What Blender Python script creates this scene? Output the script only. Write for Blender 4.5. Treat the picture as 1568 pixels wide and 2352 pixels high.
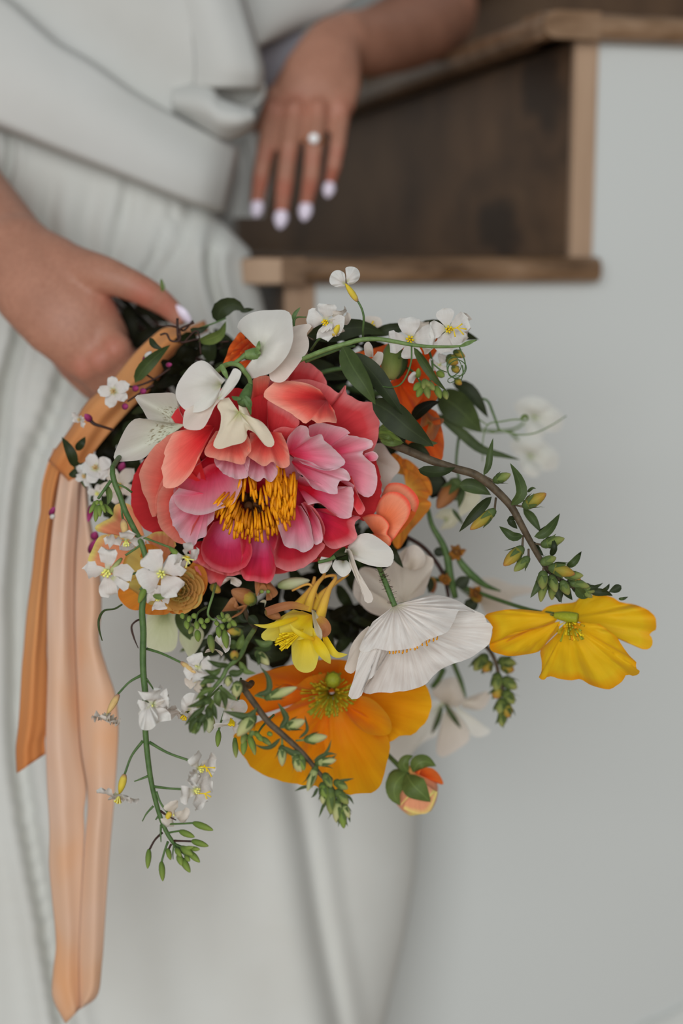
import bpy, bmesh, math, random
from mathutils import Vector, Matrix, noise
random.seed(7)
for o in list(bpy.data.objects): bpy.data.objects.remove(o)
scene = bpy.context.scene
COL = scene.collection

# ------------------------------------------------------------------ camera, sky, lamps, exposure
W, H, FPX = 1568, 2352, 3267.0                # 50 mm lens on a 24 x 36 mm frame held upright
HORIZON = 576
PITCH = math.atan((H/2-HORIZON)/FPX)
CAM = Vector((0, 0, 1.05))
R = Vector((1, 0, 0))
F = Vector((0, math.cos(PITCH), -math.sin(PITCH)))
U = Vector((0, math.sin(PITCH), math.cos(PITCH)))
cam_data = bpy.data.cameras.new('camera')
cam = bpy.data.objects.new('camera', cam_data); COL.objects.link(cam)
cam_data.sensor_fit = 'VERTICAL'; cam_data.sensor_height = 36; cam_data.sensor_width = 24; cam_data.lens = 50.0
cam.location = CAM; cam.rotation_euler = (math.pi/2-PITCH, 0, 0)
cam_data.clip_start = .02
cam_data.dof.use_dof = True; cam_data.dof.focus_distance = .782; cam_data.dof.aperture_fstop = 3.0
scene.camera = cam

world = bpy.data.worlds.new('room_light'); scene.world = world; world.use_nodes = True
bg = world.node_tree.nodes['Background']; bg.inputs[0].default_value = (.93, .98, 1.0, 1); bg.inputs[1].default_value = .225

def area_light(name, loc, aim, sx, sy, power, col):
    l = bpy.data.lights.new(name, 'AREA'); l.shape = 'RECTANGLE'; l.size = sx; l.size_y = sy; l.energy = power; l.color = col
    o = bpy.data.objects.new(name, l); COL.objects.link(o); o.location = loc
    o.rotation_euler = (Vector(aim)-Vector(loc)).to_track_quat('-Z', 'Y').to_euler()
    return o
area_light('window_daylight', (-.45, -2.9, 1.7), (0.16, 1.0, .5), 2.8, 2.4, 128, (.965, .99, 1.0))

vs = scene.view_settings
vs.view_transform = 'Standard'; vs.look = 'None'; vs.gamma = 1; vs.exposure = -.18; vs.use_curve_mapping = False

# ------------------------------------------------------------------ helpers
def P(x, y, d):                               # a point of the place: sight direction and distance (mm) from where the photographer stood
    d = d/1000
    return CAM + d*(F + R*((x-W/2)/FPX) - U*((y-H/2)/FPX))
def fr(x0, y0, s):
    def f(pts): return [(x0+p[0]/s, y0+p[1]/s) + tuple(p[2:]) for p in pts]
    return f
F1=fr(200,680,3.136); F2=fr(650,600,3.136); F3=fr(280,820,2.529)
G1=fr(850,850,3.136); G2=fr(130,1100,3.136); G3=fr(450,1250,3.136); G4=fr(750,1250,3.136); G5=fr(1050,1200,3.136); G6=fr(180,1550,3.136)
G7=fr(530,1500,2.851); G8=fr(0,780,3.267); H3=fr(0,1450,2.6075); H4=fr(400,1320,5.879); H5=fr(900,1000,5.227)
S1=fr(480,690,5.227); S2=fr(430,1050,4.9); HA=fr(540,40,4.356); HB=fr(0,400,3.267); ID=fr(0,0,1)

def lin(c): return c/12.92 if c <= .04045 else ((c+.055)/1.055)**2.4
KEXP = .62
def C(r, g, b):                               # a colour read off the photograph, taken back to the colour of the thing in even light
    return tuple(min(.93, lin(v/255)/KEXP) for v in (r, g, b)) + (1,)

def crv(pts, n, closed=False):                # n points evenly along a smooth curve through pts (tuples of any one length)
    k = max(len(p) for p in pts)
    pts = [tuple(p)+(0,)*(k-len(p)) for p in pts]
    out = []; m = len(pts)
    if m == 1: return [pts[0]]*n
    if m == 2: dense = [tuple(a+(b-a)*i/20 for a, b in zip(*pts)) for i in range(21)]
    else:
        dense = []
        ch = [max(1e-3, math.sqrt(sum((x-y)**2 for x, y in zip(p[:2], q[:2]))))**.5 for p, q in zip(pts, pts[1:])]
        for i in range(m-1):
            p1 = pts[i]; p2 = pts[i+1]; p0 = pts[i-1] if i else tuple(2*a-b for a, b in zip(p1, p2)); p3 = pts[i+2] if i+2 < m else tuple(2*a-b for a, b in zip(p2, p1))
            d1 = ch[i]; d0 = ch[i-1] if i else d1; d2 = ch[i+1] if i+2 < m else d1
            t1 = [((b-a)/d0-(c-a)/(d0+d1)+(c-b)/d1)*d1 for a, b, c in zip(p0, p1, p2)]; t2 = [((c-b)/d1-(d-b)/(d1+d2)+(d-c)/d2)*d1 for b, c, d in zip(p1, p2, p3)]
            for s in range(12):
                t = s/12; h1 = 2*t**3-3*t*t+1; h2 = t**3-2*t*t+t; h3 = -2*t**3+3*t*t; h4 = t**3-t*t
                dense.append(tuple(h1*b+h2*u+h3*c+h4*v for b, c, u, v in zip(p1, p2, t1, t2)))
        dense.append(pts[-1])
    L = [0]
    for a, b in zip(dense, dense[1:]): L.append(L[-1]+math.sqrt(sum((x-y)**2 for x, y in zip(a[:2], b[:2])))+1e-6)
    j = 0
    for i in range(n):
        t = L[-1]*i/(n-1)
        while j < len(L)-2 and L[j+1] < t: j += 1
        f = (t-L[j])/(L[j+1]-L[j]); f = min(max(f, 0), 1)
        out.append(tuple(a+(b-a)*f for a, b in zip(dense[j], dense[j+1])))
    return out
def lerp(a, b, t): return a+(b-a)*t
def sst(a, b, x):
    t = min(max((x-a)/(b-a), 0), 1); return t*t*(3-2*t)
def interp(vals, t):
    if len(vals) == 1: return vals[0]
    x = t*(len(vals)-1); i = min(int(x), len(vals)-2); return lerp(vals[i], vals[i+1], x-i)

def grid(rows):                               # rows of points -> verts, faces, uvs
    nv = len(rows); nu = len(rows[0]); v = [p for r in rows for p in r]; f = []
    for j in range(nv-1):
        for i in range(nu-1):
            a = j*nu+i; f.append((a, a+1, a+nu+1, a+nu))
    uv = [(i/(nu-1), j/(nv-1)) for j in range(nv) for i in range(nu)]
    return v, f, uv
def join(*gs):
    V = []; Fc = []; UV = []
    for g in gs:
        b = len(V); V += g[0]; Fc += [tuple(i+b for i in f) for f in g[1]]; UV += g[2]
    return V, Fc, UV

def fan(B, O, D, cup=0, ruf=0, k=5, jag=0, seed=0, nu=30, nv=9, pw=1.0, side=0, pleat=0, pk=14, crk=.35):
    """a petal: outline O (x, y, dz mm) spread out from its foot B"""
    O = crv(O, nu); bz = B[2] if len(B) > 2 else 0; ph = seed*1.7; rows = []
    for j in range(nv):
        v = j/(nv-1); row = []
        for i, q in enumerate(O):
            u = i/(nu-1); oz = q[2] if len(q) > 2 else 0
            fade = min(1, 4*u, 4*(1-u))
            r = v*(1+jag*fade*sst(.5, 1, v)*(noise.noise(Vector((u*17, seed*3.1, 0)))+.6*noise.noise(Vector((u*45, seed*2.3, 5)))))
            z = bz+(oz-bz)*v**pw + cup*math.sin(math.pi*v**.8)*(1-.6*(2*u-1)**2) + side*(2*u-1)**2*v
            z += ruf*v*v*(math.sin(6.283*k*u+ph)+.7*math.sin(6.283*k*1.7*u+2*ph)) + pleat*math.sin(math.pi*min(1, v*1.05))*math.sin(6.283*pk*u)
            X = B[0]+(q[0]-B[0])*r; Y = B[1]+(q[1]-B[1])*r
            z += crk*min(1, 2*v)*(noise.noise(Vector((X/24, Y/24, seed*4)))*1.6+noise.noise(Vector((X/9, Y/9, seed*4))))
            row.append(P(X, Y, D+z))
        rows.append(row)
    return grid(rows)

def coons(Lp, Rp, D, nu=24, nv=40, bulge=0, wav=None):
    """a cloth strip between two edges"""
    Lp = crv(Lp, nv); Rp = crv(Rp, nv); rows = []
    for j in range(nv):
        row = []; a, b = Lp[j], Rp[j]; v = j/(nv-1)
        for i in range(nu):
            u = i/(nu-1)
            z = lerp(a[2] if len(a) > 2 else 0, b[2] if len(b) > 2 else 0, u)+bulge*math.sin(math.pi*u)
            if wav: z += wav(u, v)
            row.append(P(lerp(a[0], b[0], u), lerp(a[1], b[1], u), D+z))
        rows.append(row)
    return grid(rows)

PROF = {'leaf': lambda t: math.sin(math.pi*t**.75)**.85*(1-.15*t), 'petal': lambda t: max(.10*(1-t), math.sin(math.pi*min(1, t)**1.9)**.55) if t < 1 else .12,
        'oval': lambda t: .15+.85*math.sin(math.pi*t)**.6, 'strap': lambda t: .55+.45*math.sin(math.pi*min(1, t*.7)), 'point': lambda t: (1-t)**.7*.95+.03, 'needle': lambda t: math.sin(math.pi*(.12+.88*t))**.8,
        'spoon': lambda t: lerp(.45, 1, t) if t < .8 else max(.05, math.sqrt(max(0, 1-((t-.8)/.2)**2)))}
def bladew(pts, hw, nrm, prof='leaf', cup=0, fold=0, ruf=0, nu=5, k=3, seed=0):
    """leaf or petal along world points; hw half-width (m); nrm the way its face looks"""
    n = len(pts); rows = []; pf = PROF[prof]; N0 = Vector(nrm)
    for j, p in enumerate(pts):
        t = j/(n-1); T = (pts[min(j+1, n-1)]-pts[max(j-1, 0)]).normalized()
        L = T.cross(N0)
        if L.length < 1e-6: L = T.orthogonal()
        L.normalize(); N = L.cross(T); w = hw*pf(t); row = []
        for i in range(nu):
            s = 2*i/(nu-1)-1
            z = cup*s*s*hw*pf(t)+fold*abs(s)*hw*pf(t)+ruf*hw*abs(s)*math.sin(6.283*k*t+seed+s)
            row.append(p+L*(s*w)+N*z)
        rows.append(row)
    return grid(rows)
def blade(pts, hw, D, prof='leaf', roll=0, cup=.2, fold=0, ruf=0, n=10, nu=5, seed=0):
    q = crv([(p+(0,))[:3] for p in pts], n); wp = [P(a, b, D+c) for a, b, c in q]
    mid = q[n//2]; V = (CAM-wp[n//2]).normalized(); T = (wp[-1]-wp[0]).normalized()
    if roll: V = Matrix.Rotation(math.radians(roll), 3, T) @ V
    return bladew(wp, hw*(D+mid[2])/1000/FPX, V, prof, cup, fold, ruf, nu, 3, seed)

def tubew(pts, rad, sides=8, flat=None, up=None):
    """tube along world points; rad list (m); flat: list of depth radii with the wide side across `up`"""
    n = len(pts); rows = []; N = None
    for j, p in enumerate(pts):
        T = (pts[min(j+1, n-1)]-pts[max(j-1, 0)]).normalized()
        if up is not None: N = T.cross(up).normalized()
        elif N is None: N = T.orthogonal().normalized()
        else: N = (N-T*N.dot(T)).normalized()
        B = T.cross(N); r = interp(rad, j/(n-1)); r2 = interp(flat, j/(n-1)) if flat else r
        rows.append([p+N*(r*math.cos(6.28319*i/sides))+B*(r2*math.sin(6.28319*i/sides)) for i in range(sides)])
    V = [q for r in rows for q in r]; Fc = []; UV = []
    for j in range(n):
        for i in range(sides): UV.append((i/sides, j/(n-1)))
    for j in range(n-1):
        for i in range(sides):
            a = j*sides+i; b = j*sides+(i+1) % sides; Fc.append((a, b, b+sides, a+sides))
    Fc.append(tuple(range(sides))[::-1]); Fc.append(tuple((n-1)*sides+i for i in range(sides)))
    return V, Fc, UV
def tube(pts, rad, D, n=14, sides=8):
    q = crv([(p+(0,))[:3] for p in pts], n); m = D/1000/FPX
    return tubew([P(a, b, D+c) for a, b, c in q], [r*m for r in rad], sides)
def lathe(p0, p1, r, prof=lambda t: math.sin(math.pi*t)**.65, n=9, sides=10):
    ts = [(1-math.cos(math.pi*j/(n-1)))/2 for j in range(n)]
    ax = p1-p0; N = ax.orthogonal().normalized(); B = ax.normalized().cross(N); V = []; Fc = []; UV = []
    for t in ts:
        rr = max(r*prof(t), r*.02)
        for i in range(sides):
            a = 6.28319*i/sides; V.append(p0+ax*t+N*(rr*math.cos(a))+B*(rr*math.sin(a))); UV.append((i/sides, t))
    for j in range(n-1):
        for i in range(sides):
            a = j*sides+i; b = j*sides+(i+1) % sides; Fc.append((a, b, b+sides, a+sides))
    Fc.append(tuple(range(sides))[::-1]); Fc.append(tuple((n-1)*sides+i for i in range(sides)))
    return V, Fc, UV
def box(c, ax, ay, az):
    s = [(-1,-1,-1),(1,-1,-1),(1,1,-1),(-1,1,-1),(-1,-1,1),(1,-1,1),(1,1,1),(-1,1,1)]
    V = [c+ax*a+ay*b+az*d for a, b, d in s]
    return V, [(0,3,2,1),(4,5,6,7),(0,1,5,4),(1,2,6,5),(2,3,7,6),(3,0,4,7)], [((a+1)/2, (d+1)/2) for a, b, d in s]

def meshdata(name, g, mat, smooth=True, origin=None):
    o = origin or Vector((0, 0, 0)); me = bpy.data.meshes.new(name)
    me.from_pydata([tuple(v-o) for v in g[0]], [], g[1])
    uvl = me.uv_layers.new(name='UVMap'); li = [0]*len(me.loops); me.loops.foreach_get('vertex_index', li)
    flat = [c for i in li for c in g[2][i]]; uvl.data.foreach_set('uv', flat)
    if smooth: me.polygons.foreach_set('use_smooth', [True]*len(me.polygons))
    me.materials.append(mat); me.update()
    return me
def mk(name, g, mat, parent=None, smooth=True, label=None):
    """one mesh object; a child keeps its place under its parent"""
    if parent is None:
        c = sum(g[0], Vector())/len(g[0]); base = c
    else: base = parent['_w'] if '_w' in parent else (0, 0, 0); base = Vector(base)
    o = bpy.data.objects.new(name, meshdata(name, g, mat, smooth, base)); COL.objects.link(o)
    o['_w'] = tuple(base)
    if parent is None: o.location = base
    else: o.parent = parent
    if label: o['label'] = label
    return o
def thing(name, label, cat, loc, group=None, kind=None):
    o = bpy.data.objects.new(name, None); COL.objects.link(o); o.empty_display_size = .02
    o.location = loc; o['_w'] = tuple(loc); tag(o, label, cat, group, kind); return o
def tag(o, label=None, cat=None, group=None, kind=None):
    if label: o['label'] = label
    if cat: o['category'] = cat
    if group: o['group'] = group
    if kind: o['kind'] = kind
    return o
def mod(o, t, **k):
    m = o.modifiers.new(t.lower(), t)
    for a, b in k.items(): setattr(m, a, b)
    return m

# ------------------------------------------------------------------ materials
def newmat(name):
    m = bpy.data.materials.new(name); m.use_nodes = True; nt = m.node_tree
    return m, nt, nt.nodes, nt.links, nt.nodes['Principled BSDF'], nt.nodes['Material Output']
def ramp(nodes, stops):
    r = nodes.new('ShaderNodeValToRGB'); e = r.color_ramp.elements
    while len(e) < len(stops): e.new(.5)
    for el, (p, c) in zip(e, stops): el.position = p; el.color = c
    return r
def mixc(nodes, links, f, a, b, blend='MIX'):
    m = nodes.new('ShaderNodeMix'); m.data_type = 'RGBA'; m.blend_type = blend
    for s, i in ((f, 0), (a, 6), (b, 7)):
        if hasattr(s, 'is_output'): links.new(s, m.inputs[i])
        else: m.inputs[i].default_value = s
    return m.outputs[2]
def nz(nodes, links, vec, scale, detail=3, rough=.6, mapscale=None, rot=None):
    if mapscale:
        mp = nodes.new('ShaderNodeMapping'); mp.inputs['Scale'].default_value = mapscale
        if rot: mp.inputs['Rotation'].default_value = rot
        links.new(vec, mp.inputs['Vector']); vec = mp.outputs['Vector']
    n = nodes.new('ShaderNodeTexNoise'); n.inputs['Scale'].default_value = scale; n.inputs['Detail'].default_value = detail; n.inputs['Roughness'].default_value = rough
    links.new(vec, n.inputs['Vector']); return n.outputs['Fac']
def vram(nodes, links, fac, a, b):
    r = nodes.new('ShaderNodeMapRange'); r.inputs['From Min'].default_value = a; r.inputs['From Max'].default_value = b; links.new(fac, r.inputs['Value']); return r.outputs['Result']
def bump(nodes, links, bs, h, strength, dist=.001):
    b = nodes.new('ShaderNodeBump'); b.inputs['Strength'].default_value = strength; b.inputs['Distance'].default_value = dist
    links.new(h, b.inputs['Height']); links.new(b.outputs['Normal'], bs.inputs['Normal'])

def petal_mat(name, stops, streak=.3, trans=.3, vein=(38, 2.2), tint=None, bumpv=.25, speck=None, rough=.62):
    """colour along the petal from foot (0) to rim (1), fine streaks that run along it"""
    m, nt, N, L, bs, out = newmat(name)
    tc = N.new('ShaderNodeTexCoord'); sx = N.new('ShaderNodeSeparateXYZ'); L.new(tc.outputs['UV'], sx.inputs[0])
    big = nz(N, L, tc.outputs['UV'], 3.2, 2)
    ad = N.new('ShaderNodeMath'); ad.operation = 'MULTIPLY_ADD'; L.new(big, ad.inputs[0]); ad.inputs[1].default_value = .22; 
    sb = N.new('ShaderNodeMath'); sb.operation = 'SUBTRACT'; L.new(sx.outputs['Y'], sb.inputs[0]); sb.inputs[1].default_value = .11; L.new(sb.outputs[0], ad.inputs[2])
    col = ramp(N, stops); L.new(ad.outputs[0], col.inputs[0])
    st = nz(N, L, tc.outputs['UV'], 1, 4, .65, (vein[0], vein[1], 1))
    f = vram(N, L, st, .35, .75)
    c = mixc(N, L, f, col.outputs[0], tint or (.6, .5, .5, 1), 'MULTIPLY'); 
    c2 = mixc(N, L, streak, col.outputs[0], c)
    if speck:
        v = nz(N, L, tc.outputs['UV'], 1, 1, .5, (46, 12, 1)); sf = vram(N, L, v, .57, .62)
        g = ramp(N, [(0, (0, 0, 0, 1)), (.12, (0, 0, 0, 1)), (.2, (1, 1, 1, 1)), (.5, (1, 1, 1, 1)), (.58, (0, 0, 0, 1))]); L.new(sx.outputs['Y'], g.inputs[0])
        mu = N.new('ShaderNodeMath'); mu.operation = 'MULTIPLY'; L.new(sf, mu.inputs[0]); L.new(g.outputs[0], mu.inputs[1]); c2 = mixc(N, L, mu.outputs[0], c2, speck)
    L.new(c2, bs.inputs['Base Color']); bs.inputs['Roughness'].default_value = rough; bs.inputs['Specular IOR Level'].default_value = .25
    bs.inputs['Sheen Weight'].default_value = .08
    bump(N, L, bs, st, bumpv, .0007)
    if trans:
        t = N.new('ShaderNodeBsdfTranslucent'); L.new(c2, t.inputs['Color']); ms = N.new('ShaderNodeMixShader'); ms.inputs[0].default_value = trans
        L.new(bs.outputs[0], ms.inputs[1]); L.new(t.outputs[0], ms.inputs[2]); L.new(ms.outputs[0], out.inputs['Surface'])
    return m
def green_mat(name, a, b, rough=.55, trans=.12, scale=60, rib=True, spec=.25):
    m, nt, N, L, bs, out = newmat(name)
    tc = N.new('ShaderNodeTexCoord'); n1 = nz(N, L, tc.outputs['Object'], scale, 4)
    c = mixc(N, L, vram(N, L, n1, .3, .7), a, b); h = n1
    if rib:
        sx = N.new('ShaderNodeSeparateXYZ'); L.new(tc.outputs['UV'], sx.inputs[0])
        r = ramp(N, [(0, (0, 0, 0, 1)), (.45, (0, 0, 0, 1)), (.5, (1, 1, 1, 1)), (.55, (0, 0, 0, 1))]); L.new(sx.outputs['X'], r.inputs[0])
        mu = N.new('ShaderNodeMath'); mu.operation = 'MULTIPLY'; L.new(r.outputs[0], mu.inputs[0]); mu.inputs[1].default_value = .35
        c = mixc(N, L, mu.outputs[0], c, tuple(min(1, v*1.7+.01) for v in b[:3])+(1,))
    L.new(c, bs.inputs['Base Color']); bs.inputs['Roughness'].default_value = rough; bs.inputs['Specular IOR Level'].default_value = spec
    bump(N, L, bs, h, .3, .0006)
    if trans:
        t = N.new('ShaderNodeBsdfTranslucent'); L.new(c, t.inputs['Color']); ms = N.new('ShaderNodeMixShader'); ms.inputs[0].default_value = trans
        L.new(bs.outputs[0], ms.inputs[1]); L.new(t.outputs[0], ms.inputs[2]); L.new(ms.outputs[0], out.inputs['Surface'])
    return m
def cloth_mat(name, a, b, weave=900, rough=.85, bumpv=.25, big=14, sheen=.15, trans=0):
    m, nt, N, L, bs, out = newmat(name)
    tc = N.new('ShaderNodeTexCoord'); n1 = nz(N, L, tc.outputs['Object'], big, 3); n2 = nz(N, L, tc.outputs['Object'], weave, 2)
    c = mixc(N, L, vram(N, L, n1, .35, .68), a, b)
    L.new(c, bs.inputs['Base Color']); bs.inputs['Roughness'].default_value = rough; bs.inputs['Sheen Weight'].default_value = sheen; bs.inputs['Specular IOR Level'].default_value = .2
    bump(N, L, bs, n2, bumpv, .0008)
    if trans:
        t = N.new('ShaderNodeBsdfTranslucent'); L.new(c, t.inputs['Color']); ms = N.new('ShaderNodeMixShader'); ms.inputs[0].default_value = trans
        L.new(bs.outputs[0], ms.inputs[1]); L.new(t.outputs[0], ms.inputs[2]); L.new(ms.outputs[0], out.inputs['Surface'])
    return m
def wood_mat(name, a, b, c, rot=(0, 0, 0), stretch=(2, 30, 30), knots=None, rough=.45, spec=.4):
    m, nt, N, L, bs, out = newmat(name)
    tc = N.new('ShaderNodeTexCoord')
    w = nz(N, L, tc.outputs['Object'], 1, 6, .62, stretch, rot); col = ramp(N, [(.28, a), (.5, b), (.75, c)])
    big = nz(N, L, tc.outputs['Object'], 5, 2); ad = N.new('ShaderNodeMath'); ad.operation = 'MULTIPLY_ADD'; L.new(big, ad.inputs[0]); ad.inputs[1].default_value = .5
    sb = N.new('ShaderNodeMath'); sb.operation = 'SUBTRACT'; L.new(w, sb.inputs[0]); sb.inputs[1].default_value = .25; L.new(sb.outputs[0], ad.inputs[2]); L.new(ad.outputs[0], col.inputs[0])
    c2 = col.outputs[0]
    for kp, sc in (knots or ()):
        mp = N.new('ShaderNodeMapping'); mp.vector_type = 'POINT'; mp.inputs['Location'].default_value = tuple(-p*s for p, s in zip(kp, sc)); mp.inputs['Scale'].default_value = sc; L.new(tc.outputs['Object'], mp.inputs[0])
        wv = N.new('ShaderNodeTexNoise'); wv.inputs['Scale'].default_value = 1.6; L.new(mp.outputs[0], wv.inputs['Vector'])
        vm = N.new('ShaderNodeVectorMath'); vm.operation = 'LENGTH'; L.new(mp.outputs[0], vm.inputs[0]); ad2 = N.new('ShaderNodeMath'); ad2.operation = 'ADD'; L.new(vm.outputs['Value'], ad2.inputs[0]); L.new(wv.outputs['Fac'], ad2.inputs[1])
        kr = ramp(N, [(0, (1, 1, 1, 1)), (.42, (.95, .95, .95, 1)), (.52, (.25, .25, .25, 1)), (.62, (.5, .5, .5, 1)), (.85, (0, 0, 0, 1))]); hf = N.new('ShaderNodeMath'); hf.operation = 'MULTIPLY'; L.new(ad2.outputs[0], hf.inputs[0]); hf.inputs[1].default_value = .5; L.new(hf.outputs[0], kr.inputs[0])
        c2 = mixc(N, L, kr.outputs[0], c2, tuple(x*.42 for x in a[:3])+(1,))
    L.new(c2, bs.inputs['Base Color']); bs.inputs['Roughness'].default_value = rough; bs.inputs['Specular IOR Level'].default_value = spec
    bump(N, L, bs, w, .25, .001)
    return m
def plain(name, col, rough=.6, metal=0, var=.12, scale=80, spec=.4, bumpv=.1):
    m, nt, N, L, bs, out = newmat(name)
    tc = N.new('ShaderNodeTexCoord'); n1 = nz(N, L, tc.outputs['Object'], scale, 3)
    c = mixc(N, L, n1, tuple(v*(1-var) for v in col[:3])+(1,), tuple(min(1, v*(1+var)) for v in col[:3])+(1,))
    L.new(c, bs.inputs['Base Color']); bs.inputs['Roughness'].default_value = rough; bs.inputs['Metallic'].default_value = metal; bs.inputs['Specular IOR Level'].default_value = spec
    bump(N, L, bs, n1, bumpv, .0006)
    return m

# ------------------------------------------------------------------ the setting: white-sided wooden stairs
M_wall = plain('painted_plaster', C(172, 175, 173), .75, 0, .02, 3, .2, .05)
M_tread = wood_mat('oak_nosing', C(72, 52, 34), C(108, 84, 62), C(136, 112, 90), (0, 0, 0), (3, 60, 60), None, .34, .55)
M_riser_ = lambda kn: wood_mat('oak_riser', C(70, 49, 31), C(94, 69, 47), C(116, 89, 63), (0, 0, 0), (14, 3.5, 6), kn, .5, .35)
M_pale = wood_mat('oak_edge', C(128, 104, 84), C(146, 122, 101), C(160, 136, 114), (0, 0, 0), (30, 30, 3), None, .6, .2)
M_floor = wood_mat('oak_floor', C(96, 74, 54), C(124, 98, 74), C(146, 118, 90), (0, 0, 0), (2, 26, 2), None, .5, .35)
b_dir = F + R*((-87-W/2)/FPX) - U*((HORIZON-H/2)/FPX); b_dir.z = 0; b_dir.normalize()
r_dir = Vector((b_dir.y, -b_dir.x, 0)); Z = Vector((0, 0, 1))
A2 = P(1310, 22, 1150)
def onplane(x, y, off=0):                    # (along, height) of a sight line on the upright plane of the stair side
    d = P(x, y, 1000)-CAM; o = A2+b_dir*off
    t = (o-CAM).dot(b_dir)/d.dot(b_dir); q = CAM+d*t-A2
    return q.dot(r_dir), (CAM+d*t).z
def S(s, b, z): return Vector((A2.x, A2.y, 0)) + r_dir*s + b_dir*b + Z*z
WOFF = .022
s_strip0, _ = onplane(1312, 350, WOFF); s_strip1, _ = onplane(1362, 350, WOFF)
_, zt2 = onplane(1312, 24); _, zb2 = onplane(1312, 88); TH = zt2-zb2
_, zt1 = onplane(1312, 590); s1a, _ = onplane(560, 630); s1b, _ = onplane(1404, 610)
s_low0, _ = onplane(652, 700, WOFF); s_low1, _ = onplane(720, 700, WOFF)
RUN = s_strip0-s_low0; RISE = zt2-zt1; WID = 1.6
def sbox(s0, s1, b0, b1, z0, z1):
    return box(S((s0+s1)/2, (b0+b1)/2, (z0+z1)/2), r_dir*((s1-s0)/2), b_dir*((b1-b0)/2), Z*((z1-z0)/2))
stairs = thing('staircase', 'dark oak stairs with rounded nosings climbing beside the white stair side', 'stairs', S(0, .5, 0), None, 'structure')
def onriser(x, y):
    d = P(x, y, 1000)-CAM; t = (S(s_strip0, 0, 1)-CAM).dot(r_dir)/d.dot(r_dir); return tuple(CAM+d*t-S(0, .5, 0))
M_riser = M_riser_([(onriser(1245, 212), (24, 6, 13)), (onriser(1145, 532), (20, 5, 15))])
def halfround(p, q, up, outd, h, dpt, n=9):  # nosing bar: half-round edge, flat inside
    prof = [(-dpt, -h/2), (-dpt, h/2)] + [(math.cos(a)*h*.5-h*.5, math.sin(a)*h/2) for a in [math.pi/2-math.pi*i/(n-1) for i in range(n)]]
    V = []; m = len(prof)
    for c in (p, q): V += [c+outd*x+up*y for x, y in prof]
    Fc = [(i, (i+1) % m, m+(i+1) % m, m+i) for i in range(m)]+[tuple(range(m))[::-1], tuple(range(m, 2*m))]
    return V, Fc, [(i/m, 0) for i in range(m)]+[(i/m, 1) for i in range(m)]
def step(s_front, zt, s_ret, s_riser0, s_riser1, riser_top):
    t = mk('tread', sbox(s_front+.02, s_ret-.03, .02, WID, zt-TH, zt), M_tread, stairs, False)
    o = mk('nosing', halfround(S(s_front+.002, 0, zt-TH/2), S(s_ret-TH*.4, 0, zt-TH/2), Z, -b_dir, TH, .05), M_tread, stairs)
    o2 = mk('nosing', halfround(S(s_front, WID, zt-TH/2), S(s_front, .0, zt-TH/2), Z, -r_dir, TH, .05), M_tread, stairs)
    e = mk('nosing_return', lathe(S(s_ret-TH, .03, zt-TH/2), S(s_ret, .03, zt-TH/2), TH*.5, lambda t: math.sqrt(max(0, 1-(max(0, t-.5)*2)**2)), 11, 16), M_tread, stairs)
    for q in (o, o2, e):
        m = mod(q, 'EDGE_SPLIT', split_angle=math.radians(40))
    if riser_top:
        mk('riser', sbox(s_riser0, s_riser1, WOFF+.004, WID, zt, riser_top), M_riser, stairs, False)
        mk('riser_edge', sbox(s_riser0-.0004, s_riser1, WOFF-.004, WOFF+.0035, zt, riser_top), M_pale, stairs, False, 'pale end grain strip of the riser board')
th_r = s_strip1-s_strip0
step(s1a, zt1, s1b, s_strip0, s_strip1, zt2-TH)
ov = s_low0-s1a
step(s_strip0-ov+(0), zt2, s_strip0+RUN+.1, s_strip0+RUN, s_strip0+RUN+th_r, zt2+RISE-TH)
step(s_low0-RUN-ov, zt1-RISE, s_low1+.02, s_low0, s_low1, zt1-TH)
step(s_strip0+RUN-ov, zt2+RISE, s_strip0+2*RUN+.1, s_strip0+2*RUN, s_strip0+2*RUN+th_r, zt2+2*RISE-TH)
mk('tread_end_grain', sbox(s1a-.0006, s1a+.030, -.0012, .03, zt1-TH*.93, zt1-TH*.07), M_pale, stairs, False, 'paler mitred end of the nosing')
wall = mk('wall_stair', join(sbox(s_strip1, 2.6, WOFF, WOFF+.03, 0, zt2-TH), sbox(s_low1, s_strip1+.0, WOFF, WOFF+.03, 0, zt1-TH),
     sbox(s_strip0+RUN+th_r, 2.6, WOFF, WOFF+.03, zt2-TH, zt2+RISE-TH)), M_wall, None, False)
tag(wall, 'smooth white painted side of the stairs below the oak treads', None, None, 'structure')
fl = mk('floor', grid([[Vector((x, y, 0)) for x in (-4, 0, 4)] for y in (-4, 0, 4.5)]), M_floor, None, False); tag(fl, 'oak floor at the foot of the stairs', None, None, 'structure')
wb = mk('wall_back', box(S(.5, WID+.06, 1.4), r_dir*4.2, b_dir*.05, Z*1.4), M_wall, None, False); tag(wb, 'plain white wall behind the staircase', None, None, 'structure')
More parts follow.
